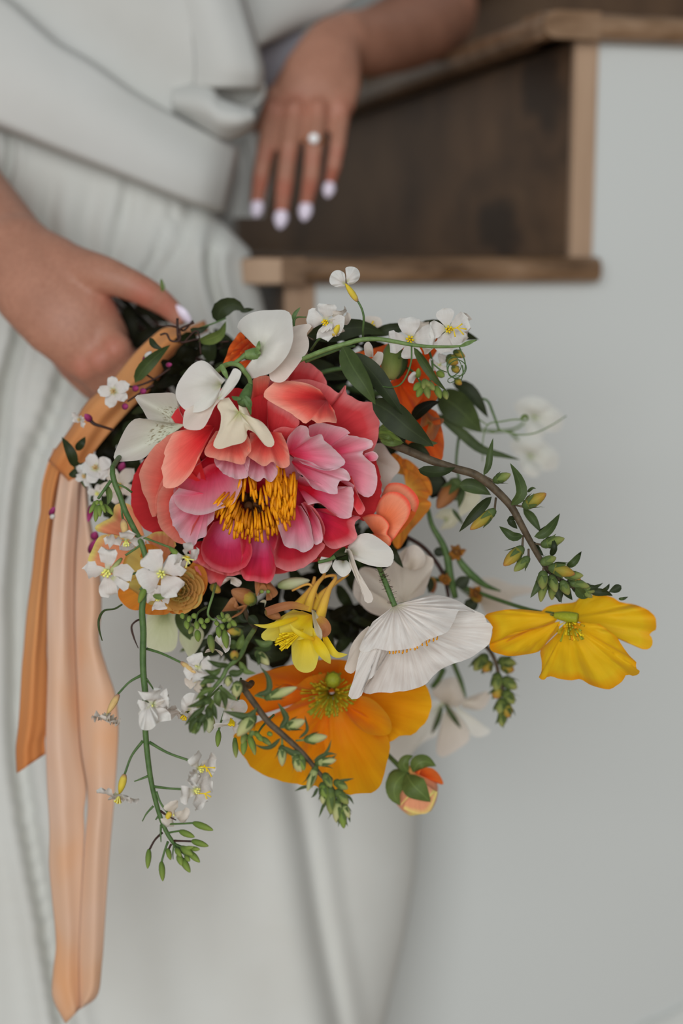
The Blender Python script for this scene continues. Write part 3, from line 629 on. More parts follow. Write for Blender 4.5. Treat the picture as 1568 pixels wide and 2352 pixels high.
# ------------------------------------------------------------------ coral peony
D = 790
peony = thing('peony', 'large open coral pink peony with golden stamens at the middle of the bouquet', 'flower', P(590, 1150, D))
PD = [  # foot, outline (crop pixels, mm), colour, options
 ((700,1000,34), [(410,1150,24),(415,1215,24),(480,1290,24),(560,1340,26),(612,1275,26),(700,1262,28)], K_cor, {}),
 ((800,950,34), [(870,1262,28),(950,1255,28),(1100,1195,28),(1200,1172,26),(1310,1100,24),(1335,1000,22)], K_red, {}),
 ((1000,800,34), [(1340,560,20),(1440,560,18),(1490,640,18),(1507,760,18),(1492,850,20),(1465,905,20),(1405,955,22),(1370,900,22)], K_red, {'cup':8}),
 ((560,760,34), [(330,560,22),(200,580,20),(135,590,20),(75,680,22),(50,800,22),(78,930,24),(150,1010,26),(250,1055,28),(340,1062,30)], K_red, {'cup':10}),
 ((900,480,34), [(700,230,26),(850,140,26),(960,105,24),(1000,32,24),(1060,25,24),(1150,80,22),(1190,150,22),(1180,230,24)], K_cor, {'cup':6,'ruf':2}),
 ((950,620,34), [(980,135,20),(1080,130,18),(1180,160,16),(1270,215,15),(1300,152,14),(1306,215,14),(1380,255,12),(1465,270,10),(1487,330,10),(1480,500,12),(1440,562,14),(1350,610,18)], K_cor, {'cup':10,'ruf':1.5}),
 ((610,800,36), [(285,350,18),(330,290,16),(420,250,16),(600,180,18),(760,210,18),(850,400,22),(840,560,26)], K_red, {'cup':6,'ruf':2}),
 ((830,560,30), [(735,430,10),(733,330,8),(750,250,8),(830,220,8),(860,300,10),(860,430,14)], K_red, {}),
 ((800,330,24), [(740,240,6),(748,190,4),(770,120,4),(858,115,4),(852,160,4),(818,228,6)], K_sal, {}),
 ((850,620,28), [(850,420,6),(845,330,4),(850,245,2),(900,275,0),(1010,350,-2),(1032,385,-2),(1000,412,0),(930,405,2),(880,425,6)], K_cor, {'jag':.03}),
 ((1190,250,16), [(1150,190,-2),(1080,155,-6),(980,140,-9),(900,145,-11),(850,172,-12),(820,218,-12),(860,262,-14),(940,305,-16),(1020,352,-16),(1062,388,-16),(1105,362,-15),(1130,385,-14),(1190,378,-12),(1246,384,-8),(1232,310,-2)], K_sal, {'jag':.04,'cup':-14,'nu':50}),
 ((500,760,28), [(420,470,10),(330,430,6),(280,450,4),(180,530,2),(112,640,2),(106,720,2),(150,850,2),(183,938,2),(196,925,2),(190,850,4),(245,690,8),(330,600,10)], K_sal, {'cup':6}),
 ((520,560,26), [(450,620,8),(340,700,4),(298,790,0),(330,880,-4),(400,912,-6),(490,916,-7),(560,886,-8),(640,852,-8),(684,780,-8),(694,712,-6),(640,670,2),(590,600,6),(540,540,10)], K_pin, {'cup':15,'ruf':1.6,'nu':44}),
 ((500,840,26), [(300,740,2),(240,745,0),(205,830,0),(208,950,0),(240,1010,2),(290,1055,2),(330,1085,2),(375,1082,2),(410,980,4)], K_sal, {'cup':5}),
 ((510,800,20), [(330,760,-2),(280,830,-4),(290,950,-4),(320,1010,-3),(345,1060,-2),(400,1100,-2),(425,1098,-3),(440,1062,-4),(490,1035,-5),(492,985,-6),(530,950,-7),(545,885,-8),(590,850,-8)], K_pal, {'cup':7,'ruf':2.2,'k':6,'jag':.05,'nu':46}),
 ((540,400,6), [(450,390,-2),(380,418,-6),(300,440,-9),(255,530,-12),(235,640,-14),(240,730,-15),(290,766,-16),(330,748,-17),(370,712,-17),(400,680,-16),(420,645,-16),(445,570,-15),(490,490,-14),(535,410,-8)], K_sal, {'jag':.045,'cup':-8,'nu':48,'seed':2.2}),
 ((560,1060,28), [(360,1080,16),(400,1150,14),(460,1210,13),(540,1250,12),(640,1272,12),(712,1245,14)], K_cor, {'ruf':1.5}),
 ((810,960,28), [(680,1030,12),(695,1150,10),(690,1255,10),(720,1297,10),(770,1303,9),(850,1314,8),(885,1272,8),(892,1200,8),(885,1140,8),(915,1040,12)], K_mag, {'cup':7,'ruf':2,'nu':36}),
 ((630,930,26), [(530,960,10),(475,1050,6),(457,1120,5),(480,1185,5),(540,1235,5),(640,1252,5),(720,1215,6),(756,1140,6),(750,1085,8),(720,1020,12)], K_mag, {'cup':9}),
 ((960,900,26), [(885,960,10),(900,1060,4),(884,1160,3),(895,1215,2),(960,1243,0),(1060,1222,0),(1130,1160,-2),(1182,1093,-3),(1164,1082,-2),(1180,1000,0),(1120,880,4),(1060,840,8)], K_ros, {'cup':12,'nu':40,'ruf':1.4}),
 ((1090,880,20), [(1110,890,6),(1165,1000,-2),(1180,1088,-4),(1232,1114,-5),(1320,1087,-6),(1366,1047,-6),(1352,965,-6),(1392,930,-5),(1330,925,-3),(1290,940,-2),(1200,880,4)], K_ros, {'cup':5,'ruf':1.5,'nu':40}),
 ((1010,740,22), [(1030,690,4),(1120,720,0),(1230,770,-4),(1330,755,-6),(1348,860,-7),(1322,925,-6),(1270,938,-4),(1220,900,0),(1150,850,4),(1080,860,8)], K_pin, {'cup':7,'jag':.04}),
 ((1080,600,20), [(1085,400,2),(1140,383,0),(1220,395,-2),(1312,425,-4),(1326,446,-4),(1300,452,-4),(1380,465,-6),(1445,480,-7),(1457,520,-7),(1395,556,-8),(1470,640,-9),(1482,730,-9),(1452,800,-9),(1410,814,-8),(1330,730,-4),(1190,690,2)], K_pin, {'cup':8,'jag':.025,'nu':50}),
 ((1300,700,8), [(1335,690,-2),(1372,800,-8),(1412,890,-9),(1380,917,-8),(1335,850,-4)], K_cor, {}),
 ((1390,610,6), [(1410,560,-4),(1460,548,-7),(1488,575,-8),(1474,602,-8),(1430,605,-4)], K_pin, {}),
 ((1010,860,18), [(930,890,2),(902,960,-6),(930,1060,-8),(945,1098,-8),(1000,1112,-9),(1062,1134,-9),(1110,1100,-8),(1104,1020,-8),(1085,940,-7),(1040,865,0)], K_pal, {'cup':9,'ruf':1.2,'jag':.02,'nu':40}),
 ((1060,840,20), [(1040,850,2),(1090,940,-4),(1112,1040,-5),(1118,1090,-5),(1160,1075,-4),(1150,960,-2),(1100,880,4)], K_pin, {}),
 ((640,500,22), [(535,550,0),(538,615,-8),(595,680,-11),(660,707,-13),(722,702,-13),(735,650,-12),(745,590,-6)], K_pal, {'ruf':2,'jag':.04}),
 ((800,520,22), [(705,590,0),(735,692,-12),(800,722,-14),(822,702,-14),(862,727,-14),(897,690,-13),(902,620,-10),(885,570,-2)], K_pal, {'ruf':2.5,'jag':.03}),
 ((840,430,18), [(742,440,2),(738,500,-8),(718,560,-13),(770,605,-15),(830,635,-16),(872,610,-16),(905,635,-17),(940,646,-17),(972,628,-16),(974,590,-14),(955,500,-8),(925,440,0)], K_sal, {'ruf':1.6,'cup':-5,'nu':40}),
 ((640,420,18), [(545,430,2),(500,500,-8),(478,560,-13),(540,592,-15),(620,607,-17),(708,622,-17),(722,580,-16),(750,545,-15),(742,480,-10),(715,430,0)], K_sal, {'ruf':1.6,'cup':-5,'nu':40}),
 ((985,610,16), [(1000,580,2),(1100,610,-8),(1180,652,-14),(1290,648,-14),(1328,716,-13),(1258,722,-13),(1248,797,-12),(1180,786,-11),(1100,756,-10),(1085,718,-8),(1020,670,0)], K_pal, {'ruf':1.6,'jag':.03,'nu':44,'cup':5}),
 ((970,560,16), [(955,545,4),(962,470,-6),(1035,398,-12),(1082,410,-14),(1090,465,-14),(1155,448,-16),(1172,482,-16),(1232,530,-18),(1256,558,-18),(1298,610,-18),(1270,642,-17),(1180,660,-16),(1050,622,-8)], K_pal, {'ruf':1.4,'jag':.03,'nu':48,'cup':6}),
]
for B_, O_, m_, k_ in PD: pet(peony, B_, O_, D, m_, F3, **{'nv':11, 'jag':.018, 'nu':40, 'crk':.6, **k_})
for i in range(7):                                    # the foot of the bowl
    a0 = 6.28319*i/7; O_ = [(760+f*math.cos(a0+t), 830+f*.9*math.sin(a0+t), z) for t, f, z in ((-.75,110,44),(-.62,230,36),(-.35,330,28),(0,360,25),(.35,330,28),(.62,230,36),(.75,110,44))]
    pet(peony, (760,830,46), O_, D, [K_mag, K_cor, K_pin, K_red][i % 4], F3, nu=20, nv=6)
cc = F3([(745, 840)])[0]
mk('carpel', join(*[lathe(P(cc[0]+dx, cc[1]+dy, D+26), P(cc[0]+dx*1.1-2, cc[1]+dy*1.1-4, D+8), 16*D/1000/FPX, lambda t: math.sin(math.pi*(.25+.6*t))**.7, 8, 10) for dx, dy in ((-14,-6),(10,-10),(-2,12),(16,8))]), CORE, peony)
for i in range(34):
    a = rnd.uniform(0, 6.28); r0 = rnd.uniform(6, 16)
    mk('filament', tube([(cc[0]+r0*.6*math.cos(a), cc[1]+r0*.6*math.sin(a), 20), (cc[0]+r0*2.2*math.cos(a), cc[1]+6+r0*2.0*math.sin(a), 4), (cc[0]+r0*2.9*math.cos(a), cc[1]+14+r0*2.4*math.sin(a), 2)], [1.6, 1.5, 1.3], D, 6, 5), CORE, peony)
def stamen(x, y, dx, dy, z, ln, r):
    x0, y0 = F3([(x, y)])[0]; a = math.hypot(dx, dy); dx /= a; dy /= a; b = rnd.uniform(-.45, .45); px_, py_ = -dy*b, dx*b
    ln *= 1.8
    pts = [(x0-dx*ln*1.1, y0-dy*ln*1.1, z+7), (x0-dx*ln*.55+px_*5, y0-dy*ln*.55+py_*5, z+1), (x0+px_*9, y0+py_*9, z-2), (x0+dx*ln*.5+px_*4, y0+dy*ln*.5+3, z)]
    mk('stamen', tube(pts, [r*.8, r*.95, r, r*1.05, r*.9], D, 8, 6), STA if rnd.random() < .72 else STA_d, peony)
for k in range(3):                                    # the lower crescent, row behind row
    for i in range(30):
        a = math.radians(lerp(170, 18, i/29)+rnd.uniform(-4, 4)); q = [.66, .82, .97][k]
        x = 770+235*q*math.cos(a)+rnd.uniform(-8, 8); y = 820+215*q*math.sin(a)*(1 if i > 4 else .8)+rnd.uniform(-12, 12)
        stamen(x, y, math.cos(a)*.5, math.sin(a)+.45, [-4, -2, 2][k]+rnd.uniform(-2, 2), rnd.uniform(11, 17), rnd.uniform(2.8, 3.7))
for i in range(80):                                   # the thick tuft on the far side
    a = math.radians(rnd.uniform(-62, 30)); q = rnd.uniform(.35, 1.0)
    x = 800+215*q*math.cos(a); y = 830+205*q*math.sin(a)
    stamen(x, y, rnd.uniform(-.25, .25), 1, rnd.uniform(-7, 0), rnd.uniform(12, 19), rnd.uniform(2.9, 3.8))
for x, y, dx in ((690,745,-.2),(715,740,-.1),(740,760,.1),(760,735,.35),(672,790,-.5),(655,830,-.7),(700,790,0),(785,775,.1),(770,800,.2),(640,850,-.6),(800,820,-.1),(820,850,.1),(835,815,.2)):
    stamen(x, y, dx, 1, rnd.uniform(-6, -1), rnd.uniform(12, 18), 3.3)

# ------------------------------------------------------------------ white sweet peas above the peony
D = 768
sp = thing('sweet_pea', 'white sweet pea stem with three nodding blooms hanging over the top of the peony', 'flower', P(530, 850, D))
stem(sp, [(60,860,14),(95,850,10),(180,785,4),(280,758,0),(370,785,-2),(420,850,-2),(480,930,0),(500,1020,2),(480,1100,2)], [7,6,5.5,5], D, ST_l, S1)
stem(sp, [(300,755,0),(370,705,-2),(440,655,-2)], [4.5,4.5,7], D, ST_l, S1)
leaf(sp, [(140,770,-4),(180,850,-6),(228,950,-4)], 6, D, ST_l, S1, 'bract', 'needle', cup=.3)
f1 = pet(sp, (700,620,14), [(720,880,4),(738,955,2),(830,986,2),(900,972,2),(1000,860,4),(1110,712,8),(1190,592,12),(1197,480,14),(1172,402,16),(1232,308,18),(1200,284,18),(1100,292,18),(980,320,16)], D, W_pnk, S1, 'flower', cup=-4, nu=40)
pet(f1, (600,600,2), [(585,665,-1),(520,760,0),(400,868,4),(470,905,4),(520,942,4),(600,912,0),(722,880,-4),(850,772,-8),(960,622,-9),(1010,450,-8),(1002,320,-4),(990,190,0),(945,130,2),(860,112,2),(760,116,1),(600,124,2),(470,165,4),(370,240,8),(340,300,10),(346,350,10),(440,392,6),(540,430,2),(575,490,0)], D, W_pea, S1, cup=-9, nu=50, nv=12)
bud(f1, (432,655,-2), (612,640,-2), 15, D, ST_l, S1, 'calyx', prof=lambda t: .35+.65*math.sin(math.pi*(.15+.5*t)))
leaf(f1, [(560,640,-6),(590,560,-9),(602,480,-6)], 5, D, ST_l, S1, 'sepal', 'needle')
leaf(f1, [(560,610,-6),(600,640,-9),(600,668,-6)], 5, D, ST_l, S1, 'sepal', 'needle')
f2 = pet(sp, (940,700,4), [(850,790,-2),(715,812,-4),(690,900,-2),(695,945,0),(760,966,0),(830,955,-2),(880,880,-3),(920,795,-3),(975,735,0)], D, W_pnk, F1, 'flower', cup=-4)
pet(f2, (965,640,4), [(995,605,0),(930,540,-3),(880,488,-4),(825,463,-4),(760,490,-4),(690,570,-4),(645,650,-2),(638,720,0),(680,798,0),(740,835,-2),(822,832,-5),(900,785,-5),(950,720,-2)], D, W_pea, F1, cup=-8, nu=40, nv=12)
pet(f2, (940,745,-4), [(955,690,-6),(1030,565,-8),(1058,520,-8),(1108,545,-8),(1100,592,-8),(1040,682,-8),(975,745,-7)], D, W_pea, F1, cup=-3)
f3 = pet(sp, (1095,835,0), [(1020,730,0),(965,745,0),(935,790,0),(962,850,-3),(955,950,-3),(908,1078,0),(945,1102,0),(1040,1077,-4),(1130,1050,-5),(1152,1010,-5),(1150,962,-5),(1215,992,-6),(1258,1050,-6),(1292,1083,-4),(1332,1086,-3),(1349,1060,-3),(1312,970,-4),(1250,900,-4),(1180,868,-2),(1140,795,0),(1085,745,0)], D, W_crm, F1, 'flower', cup=-6, nu=60, nv=12, side=0)
bud(f3, (1172,640,2), (1120,775,-5), 14, D, ST_g, F1, 'calyx', prof=lambda t: .3+.7*math.sin(math.pi*(.1+.5*t)))
for p in ([(1130,740,-9),(1165,800,-8),(1180,860,-4)], [(1110,740,-9),(1060,735,-7),(1040,720,-4)], [(1140,720,-9),(1170,760,-9),(1172,830,-6)]): leaf(f3, p, 5, D, ST_g, F1, 'sepal', 'needle')

# speckled white alstroemeria tucked behind
D = 800
al = thing('alstroemeria', 'white bloom with two speckled pointed petals beside the coral peony', 'flower', P(380, 990, D))
pet(al, (705,915,10), [(690,870,4),(655,800,0),(632,705,-2),(520,699,-4),(400,708,-4),(345,724,-2),(400,820,-4),(452,898,-2),(600,925,4)], D, W_als, F1, cup=6, nu=34)
pet(al, (705,925,8), [(600,915,2),(450,892,-4),(360,880,-6),(305,915,-6),(230,1050,-6),(194,1182,-4),(300,1189,-4),(400,1172,-4),(470,1110,-4),(560,1030,-2),(640,970,2)], D, W_als, F1, cup=6, nu=36)
stem(al, [(720,925,12),(760,960,30),(800,1000,60)], [6,6,6], D, ST_g, F1)
for i in range(0): stem(al, [(705,925,4),(640-14*i,915+18*i,-6),(560-10*i,900+30*i,-10)], [1.2,1,1.8], D, ST_l, F1, 'stamen', 8, 5)
# ------------------------------------------------------------------ white radish spray falling in front of the ranunculus
GR = 'white radish flower sprays'
D = 765
rad = thing('radish_spray', 'long green radish stem with white flowers hanging beside the peach ribbon, buds at its tip', 'flower', P(328, 1500, D), GR)
stem(rad, [(300,1000,75),(286,1030,60),(270,1056,26),(258,1076,2),(262,1105,0),(276,1140,0),(286,1170),(308,1215,-3),(321,1240,-4),(334,1279,-5),(338,1320,-5),(330,1370,-5),(326,1400,-4),(329,1450,-3),(328,1499,-2),(329,1546,-2),(334,1600,-3),(333,1660,-3),(337,1720,-3),(346,1789,-3),(358,1843,-3),(371,1885,-3),(387,1920,-3),(403,1942,-3)], [6,6.5,6.5,6.5,7.5,7.5,7,6.5,5.5,4.5], D, ST_g, None, n=70, sides=10)
# upper side shoot with bud cluster
stem(rad, [(830,1060,0),(780,1130,-2),(735,1195,-3)], [4,3.6,3.4], D, ST_g, G8)
leaf(rad, [(800,1090,0),(822,1180,2),(800,1250,2)], 8, D, L_lt, G8)
for a, b, r, z in (((735,1200),(715,1370),7,-6),((735,1200),(668,1305),6,-4),((740,1210),(750,1330),6.5,-8),((750,1210),(850,1315),6.5,-4),((730,1200),(690,1250),4,-2),((745,1205),(790,1300),5,-8),((735,1195),(725,1240),5,-9),((745,1195),(765,1245),5,-8)):
    bud(rad, (lerp(a[0], b[0], .25), lerp(a[1], b[1], .25), z), b+(z-2,), r, D, BUD_l, G8)
# flowers over the apricot ranunculus
def stalk(p, m=ST_g, T=G2, r=(3.2, 2.6, 3), **k): stem(rad, p, list(r), D, m, T, 'stalk', 12, 6)
stalk([(440,40,0),(490,60,0),(540,95,4)]); stalk([(470,200,0),(470,250,0),(478,295,-2)]); stalk([(605,415,-4),(700,450,-6),(820,495,-8)]); stalk([(600,480,-4),(550,515,-6),(495,550,-6)])
stalk([(645,640,-4),(590,670,-6),(500,700,-6)]); stalk([(640,560,-4),(660,600,-5),(668,640,-6)]); stalk([(675,700,-8),(630,760,-8),(600,800,-8)])
bud(rad, (478,290,-2), (500,425,-4), 9, D, CAL_b, G2, 'calyx')
cross(rad, (500,445,-6), (.1,.7,-.5), 44, D, W_rad, 4, .1, G2, .4, w=.62)
cross(rad, (370,660,-8), (-.1,.35,-.9), 62, D, W_rad, 4, .25, G2, .15, w=.5)
bud(rad, (470,570,-6), (360,700,-10), 6, D, BUD_c, G2, 'calyx')
bud(rad, (510,695,-6), (440,740,-7), 7, D, BUD_l, G2, 'bud'); leaf(rad, [(400,705,-8),(450,745,-12),(515,790,-10)], 12, D, W_rad, G2, 'petal', 'spoon')
bud(rad, (640,780,-8), (590,895,-8), 8, D, BUD_l, G2, 'bud')
cross(rad, (755,680,-12), (.05,.1,-1), 56, D, W_rad, 4, .1, G2, .72, w=.72, smat=STA_p)
bud(rad, (710,580,-8), (740,640,-10), 11, D, BUD_c, G2, 'calyx')
bud(rad, (815,495,-8), (900,575,-10), 7, D, BUD_l, G2, 'calyx'); cross(rad, (925,560,-10), (.7,.5,-.5), 36, D, W_rad, 4, .2, G2, .6, w=.6, smat=STA_y)
for q in ((990,585),(960,610),(930,640)): stem(rad, [(890,560,-11),(940,575,-14),q+(-16,)], [1.2,1,1.6], D, STA_p, G2, 'stamen', 6, 5)
cross(rad, (730,855,-4), (0,.5,-.85), 30, D, W_rad, 4, .2, G2, .2, w=.75); leaf(rad, [(690,840,-6),(760,850,-8),(805,820,-6)], 7, D, L_lt, G2, 'sepal'); leaf(rad, [(820,760,-4),(850,775,-6),(870,795,-4)], 6, D, L_lt, G2, 'sepal')
# pedicels lower down
def st6(p, r=(3.0, 2.4, 2.6), m=ST_g): stem(rad, p, list(r), D, m, G6, 'stalk', 12, 6)
stem(rad, [(470,905,-2),(420,935,2),(340,950,4),(305,1010,6),(305,1080,6),(328,1165,8)], [2.2,2.4,3,2.6,1.2], D, L_md, G2, 'stalk', 20, 6)
stem(rad, [(605,1010,-2),(570,1025,-5),(540,1060,-6),(555,1140,-6),(588,1220,-6)], [2.4,2.4,3,2,1], D, ST_d, G2, 'stalk', 18, 6)
st6([(450,5,-2),(370,50,-4),(285,138,-4)], (4,2.8,2.8)); st6([(490,30,-2),(525,80,0),(560,138,2)], (3,2,1.2))
bud(rad, (290,140,-4), (205,285,-6), 8, D, CAL_b, G6, 'calyx'); cross(rad, (205,290,-7), (-.35,.9,-.2), 34, D, W_pnk, 5, .5, G6, .2, w=.7, ruf=.35)
g = cross(rad, (535,215,-10), (.45,.2,-.75), 42, D, W_rad, 4, .45, G6, .5, w=.85, stam=False, ruf=.25)
pet(g, (500,200,-8), [(465,185,-8),(435,290,-12),(450,390,-14),(520,395,-16),(570,340,-14),(560,240,-10)], D, W_rad, G6, ruf=2, cup=-5)
pet(g, (530,210,-8), [(480,180,-6),(610,172,-10),(615,190,-12),(560,240,-10)], D, W_pnk, G6, ruf=2)
st6([(465,475,-3),(385,580,-5),(333,715,-6)], (4,2.8,2.8)); bud(rad, (333,715,-6), (295,860,-8), 9, D, CAL_y, G6, 'calyx')
cross(rad, (290,872,-9), (-.1,.95,-.3), 50, D, W_rad, 4, .12, G6, .4, w=.6, smat=STA_y)
for q in ((255,910),(300,930),(275,925)): stem(rad, [(290,860,-10),((290+q[0])/2,900,-12),q+(-13,)], [1.2,1,1.8], D, STA_p, G6, 'stamen', 6, 5)
st6([(510,485,-3),(640,560,-5),(800,618,-6)], (4,3,3)); bud(rad, (795,612,-6), (850,660,-8), 8, D, BUD_c, G6, 'calyx'); cross(rad, (862,672,-9), (.85,.2,-.5), 46, D, W_rad, 4, .3, G6, .75, w=.68, ruf=.2)
for q in ((985,670),(960,735),(925,700),(905,650)): stem(rad, [(870,660,-10),(915,665,-13),q+(-14,)], [1.4,1.1,2], D, STA_y, G6, 'stamen', 6, 5)
st6([(500,730,-3),(450,750,-4),(402,768,-4)], (3.4,2.4,1.4)); st6([(540,805,-3),(650,818,-6),(760,825,-6)], (3.6,2.8,3)); bud(rad, (755,822,-6), (850,860,-8), 7, D, CAL_b, G6, 'calyx')
cross(rad, (835,830,-9), (.75,.1,-.6), 44, D, W_rad, 4, .3, G6, .5, w=.7, ruf=.2)
for q in ((955,880),(950,840),(925,895)): stem(rad, [(860,855,-10),(905,855,-13),q+(-14,)], [1.4,1.1,2], D, STA_y, G6, 'stamen', 6, 5)
st6([(540,945,-3),(490,1000,-4),(460,1055,-4)], (3,2.2,1.2)); st6([(560,840,-3),(590,920,-4),(640,990,-5)], (3.2,2.6,2.8)); bud(rad, (665,985,-5), (630,1045,-6), 7, D, CAL_y, G6, 'calyx')
st6([(590,980,-3),(640,1015,-5),(703,1047,-6)], (3,2.2,1.4), ST_d); cross(rad, (690,1000,-4), (.4,.3,-.8), 36, D, W_pnk, 3, .4, G6, 1.1, w=.7, stam=False)
st6([(618,1075,-3),(720,1073,-6),(825,1068,-8)]); bud(rad, (825,1065,-8), (972,1120,-10), 8.5, D, BUD_l, G6)
st6([(645,1140,-3),(690,1130,-5),(728,1125,-6)]); bud(rad, (728,1125,-6), (838,1170,-8), 8, D, BUD_l, G6)
st6([(690,1195,-4),(750,1197,-6),(820,1200,-7)], m=ST_d); bud(rad, (815,1195,-7), (938,1235,-8), 8, D, BUD_l, G6)
st6([(605,1135,-3),(550,1190,-5),(512,1258,-6)], m=ST_d); bud(rad, (508,1255,-6), (498,1398,-8), 7, D, BUD_l, G6)
st6([(645,1200,-3),(620,1270,-5),(598,1350,-6)]); bud(rad, (597,1345,-6), (608,1488,-8), 7.5, D, BUD_l, G6)
st6([(668,1220,-4),(655,1245,-5),(648,1260,-6)], m=ST_d); bud(rad, (640,1250,-6), (665,1335,-7), 6.5, D, BUD_l, G6)
st6([(595,1080,-3),(592,1140,-5),(594,1205,-6)], (3,2.2,1)); st6([(575,1020,-3),(555,1045,-4)], (3,1.4)); st6([(690,1210,-3),(680,1280,-4),(682,1330,-4)], (2.6,1.8,.8))
for a, b, r in (((735,1260),(830,1240),6),((800,1250),(875,1258),6),((790,1270),(875,1352),8),((740,1240),(825,1300),9),((720,1290),(745,1375),8),((740,1320),(805,1425),8.5),((770,1300),(800,1345),6),((700,1250),(740,1310),7)):
    stem(rad, [(692,1215,-4),((692+a[0])/2,(1225+a[1])/2,-6),a+(-8,)], [2.4,2.2,2.4], D, ST_g, G6, 'stalk', 6, 6); bud(rad, a+(-8,), b+(-12,), r, D, BUD_l, G6)

# ------------------------------------------------------------------ apricot ranunculus
D = 800
def rosette(par, c, R0, D, mats, rings, T=None, z0=0, dome=10, tilt=(0, 0)):
    for r, n, z in rings:
        for i in range(n):
            a = 6.28319*(i+.5*(n % 2))/n+r; hwid = 3.3/n+.16; rr = r*R0
            O_ = [(c[0]+rr*q*math.cos(a+t)*(1+.05*math.sin(9*t)), c[1]+rr*q*math.sin(a+t), z0+z*dome+tilt[0]*math.cos(a)*r+tilt[1]*math.sin(a)*r) for t, q in ((-hwid,.55),(-hwid*.9,.86),(-hwid*.5,.99),(0,1.03),(hwid*.5,.99),(hwid*.9,.86),(hwid,.55))]
            pet(par, (c[0]+.12*rr*math.cos(a), c[1]+.12*rr*math.sin(a), z0+dome*1.2), O_, D, mats[rnd.randrange(len(mats))], T, nu=18, nv=7, cup=4, ruf=.8, k=2, jag=.02)
ran = thing('ranunculus', 'apricot ranunculus with yellow rims behind the white radish flowers', 'flower', P(350, 1310, D), 'ranunculus blooms')
for B_, O_, m_ in (((650,470,30), [(560,420,20),(280,370,14),(275,345,14),(330,310,12),(400,270,12),(420,190,14),(520,180,16),(600,300,20)], P_ran),
   ((640,640,26), [(500,640,18),(330,700,12),(225,600,10),(250,520,8),(315,410,6),(440,408,6),(560,450,10)], P_ran),
   ((760,620,26), [(640,420,12),(720,380,8),(840,400,8),(860,480,12)], P_ran),
   ((760,760,26), [(560,700,14),(450,790,10),(440,830,10),(462,880,10),(530,938,8),(600,942,8),(620,880,8)], O_out),
   ((800,780,26), [(600,880,12),(598,940,8),(640,972,6),(720,980,6),(800,972,4),(825,940,4),(820,880,8)], O_out),
   ((850,760,26), [(790,900,8),(820,968,4),(940,945,4),(1040,860,4),(1085,760,6),(1070,690,10)], O_out),
   ((880,720,26), [(1000,880,8),(1055,840,6),(1088,740,6),(1060,640,10),(980,600,12)], O_out),
   ((720,680,20), [(640,480,4),(560,480,2),(480,600,2),(480,720,2),(540,800,2),(640,820,4)], Y_ran),
   ((760,650,20), [(600,560,4),(640,470,0),(740,500,0),(760,560,4)], O_out),
   ((760,760,20), [(600,690,2),(500,760,-2),(580,830,-4),(640,890,-3),(720,915,-2),(800,880,2)], Y_ran)):
    pet(ran, B_, O_, D, m_, G2, ruf=1, cup=4)
rosette(ran, (890,800), 165, D, [Y_lem, Y_lem, Y_ran], [(1.04,7,.45),(.88,6,.1),(.72,6,-.15),(.56,5,-.4),(.4,4,-.55),(.24,3,-.65)], G2, -2, 9)
stem(ran, [(900,760,30),(1000,700,60),(1150,500,90)], [7,7,7], D, ST_g, G2)

# ------------------------------------------------------------------ columbine
D = 790
col = thing('columbine', 'yellow columbine with long amber spurs below the coral peony', 'flower', P(690, 1420, D))
for p, r in (([(800,480,6),(830,380,6),(870,290,8),(925,215,14),(905,150,20),(880,100,26)], [12,9,5.5,3.2,3.6]), ([(890,530,4),(930,400,2),(960,320,4),(1008,232,8),(950,228,12),(880,262,14)], [13,10,6,3.5,3.2]),
             ([(740,440,12),(790,380,14),(840,300,16),(855,235,18)], [13,10,6,3.5]), ([(850,470,12),(900,370,14),(980,300,16),(1100,215,20)], [10,8,4,2.6]), ([(880,400,12),(820,290,14),(690,335,14)], [4,3,2.4])):
    stem(col, p, r, D, SPUR, G3, 'spur', 22, 8)
stem(col, [(925,215,16),(905,150,20),(875,90,40)], [4.5,4,4], D, ST_g, G3)
CP = [((810,500,6), [(700,470,8),(600,530,4),(520,600,0),(468,655,0),(480,685,0),(530,700,-2),(640,680,-4),(740,640,-4)], Y_col), ((840,510,4), [(760,480,8),(640,520,-2),(600,600,-6),(640,690,-8),(740,690,-10),(840,660,-8)], Y_col),
      ((800,560,2), [(720,620,-6),(692,690,-9),(688,790,-8),(700,860,-6),(740,912,-4),(800,926,-4),(850,905,-4),(878,830,-6),(888,720,-8),(860,620,-6)], Y_col),
      ((850,480,6), [(830,470,-2),(840,540,-8),(860,640,-10),(900,690,-8),(912,600,-4),(890,520,2)], W_crm)]
for B_, O_, m_ in CP: pet(col, B_, O_, D, m_, G3, cup=-4)
for p, hw, m_, pr in (([(730,530,-6),(620,565,-10),(500,592,-12),(416,578,-12)], 6.5, Y_col, 'needle'), ([(850,690,-12),(760,650,-16),(700,610,-16),(676,574,-14)], 6, Y_col, 'needle'), ([(850,670,-10),(890,740,-12),(930,800,-12),(968,862,-8)], 13, Y_col, 'needle'),
    ([(810,465,-6),(700,440,-10),(600,455,-10),(510,485,-6)], 10, B_sep, 'strap'), ([(880,530,-8),(920,570,-12),(940,620,-12),(915,672,-8)], 12, B_sep, 'needle'), ([(920,650,-4),(960,740,-8),(1010,795,-8),(1092,795,-4)], 9, Y_col, 'needle')):
    leaf(col, p, hw, D, m_, G3, 'sepal', pr, cup=.5, n=14)
for i in range(42):
    a = rnd.uniform(-.5, .9); l = rnd.uniform(.55, 1); x1 = 760-190*l*math.cos(a)+rnd.uniform(-10, 10); y1 = 640+150*l*math.sin(a*.8+.45)+rnd.uniform(-10, 10)
    stem(col, [(780,610,-6),((780+x1)/2,(620+y1)/2,-12),(x1,y1,-14+rnd.uniform(-4,4))], [1.2,1.0,1.2,2.6], D, STA_y, G3, 'stamen', 7, 5)
bud(col, (500,480,2), (610,530,-2), 13, D, B_bel, G3, 'petal_roll')

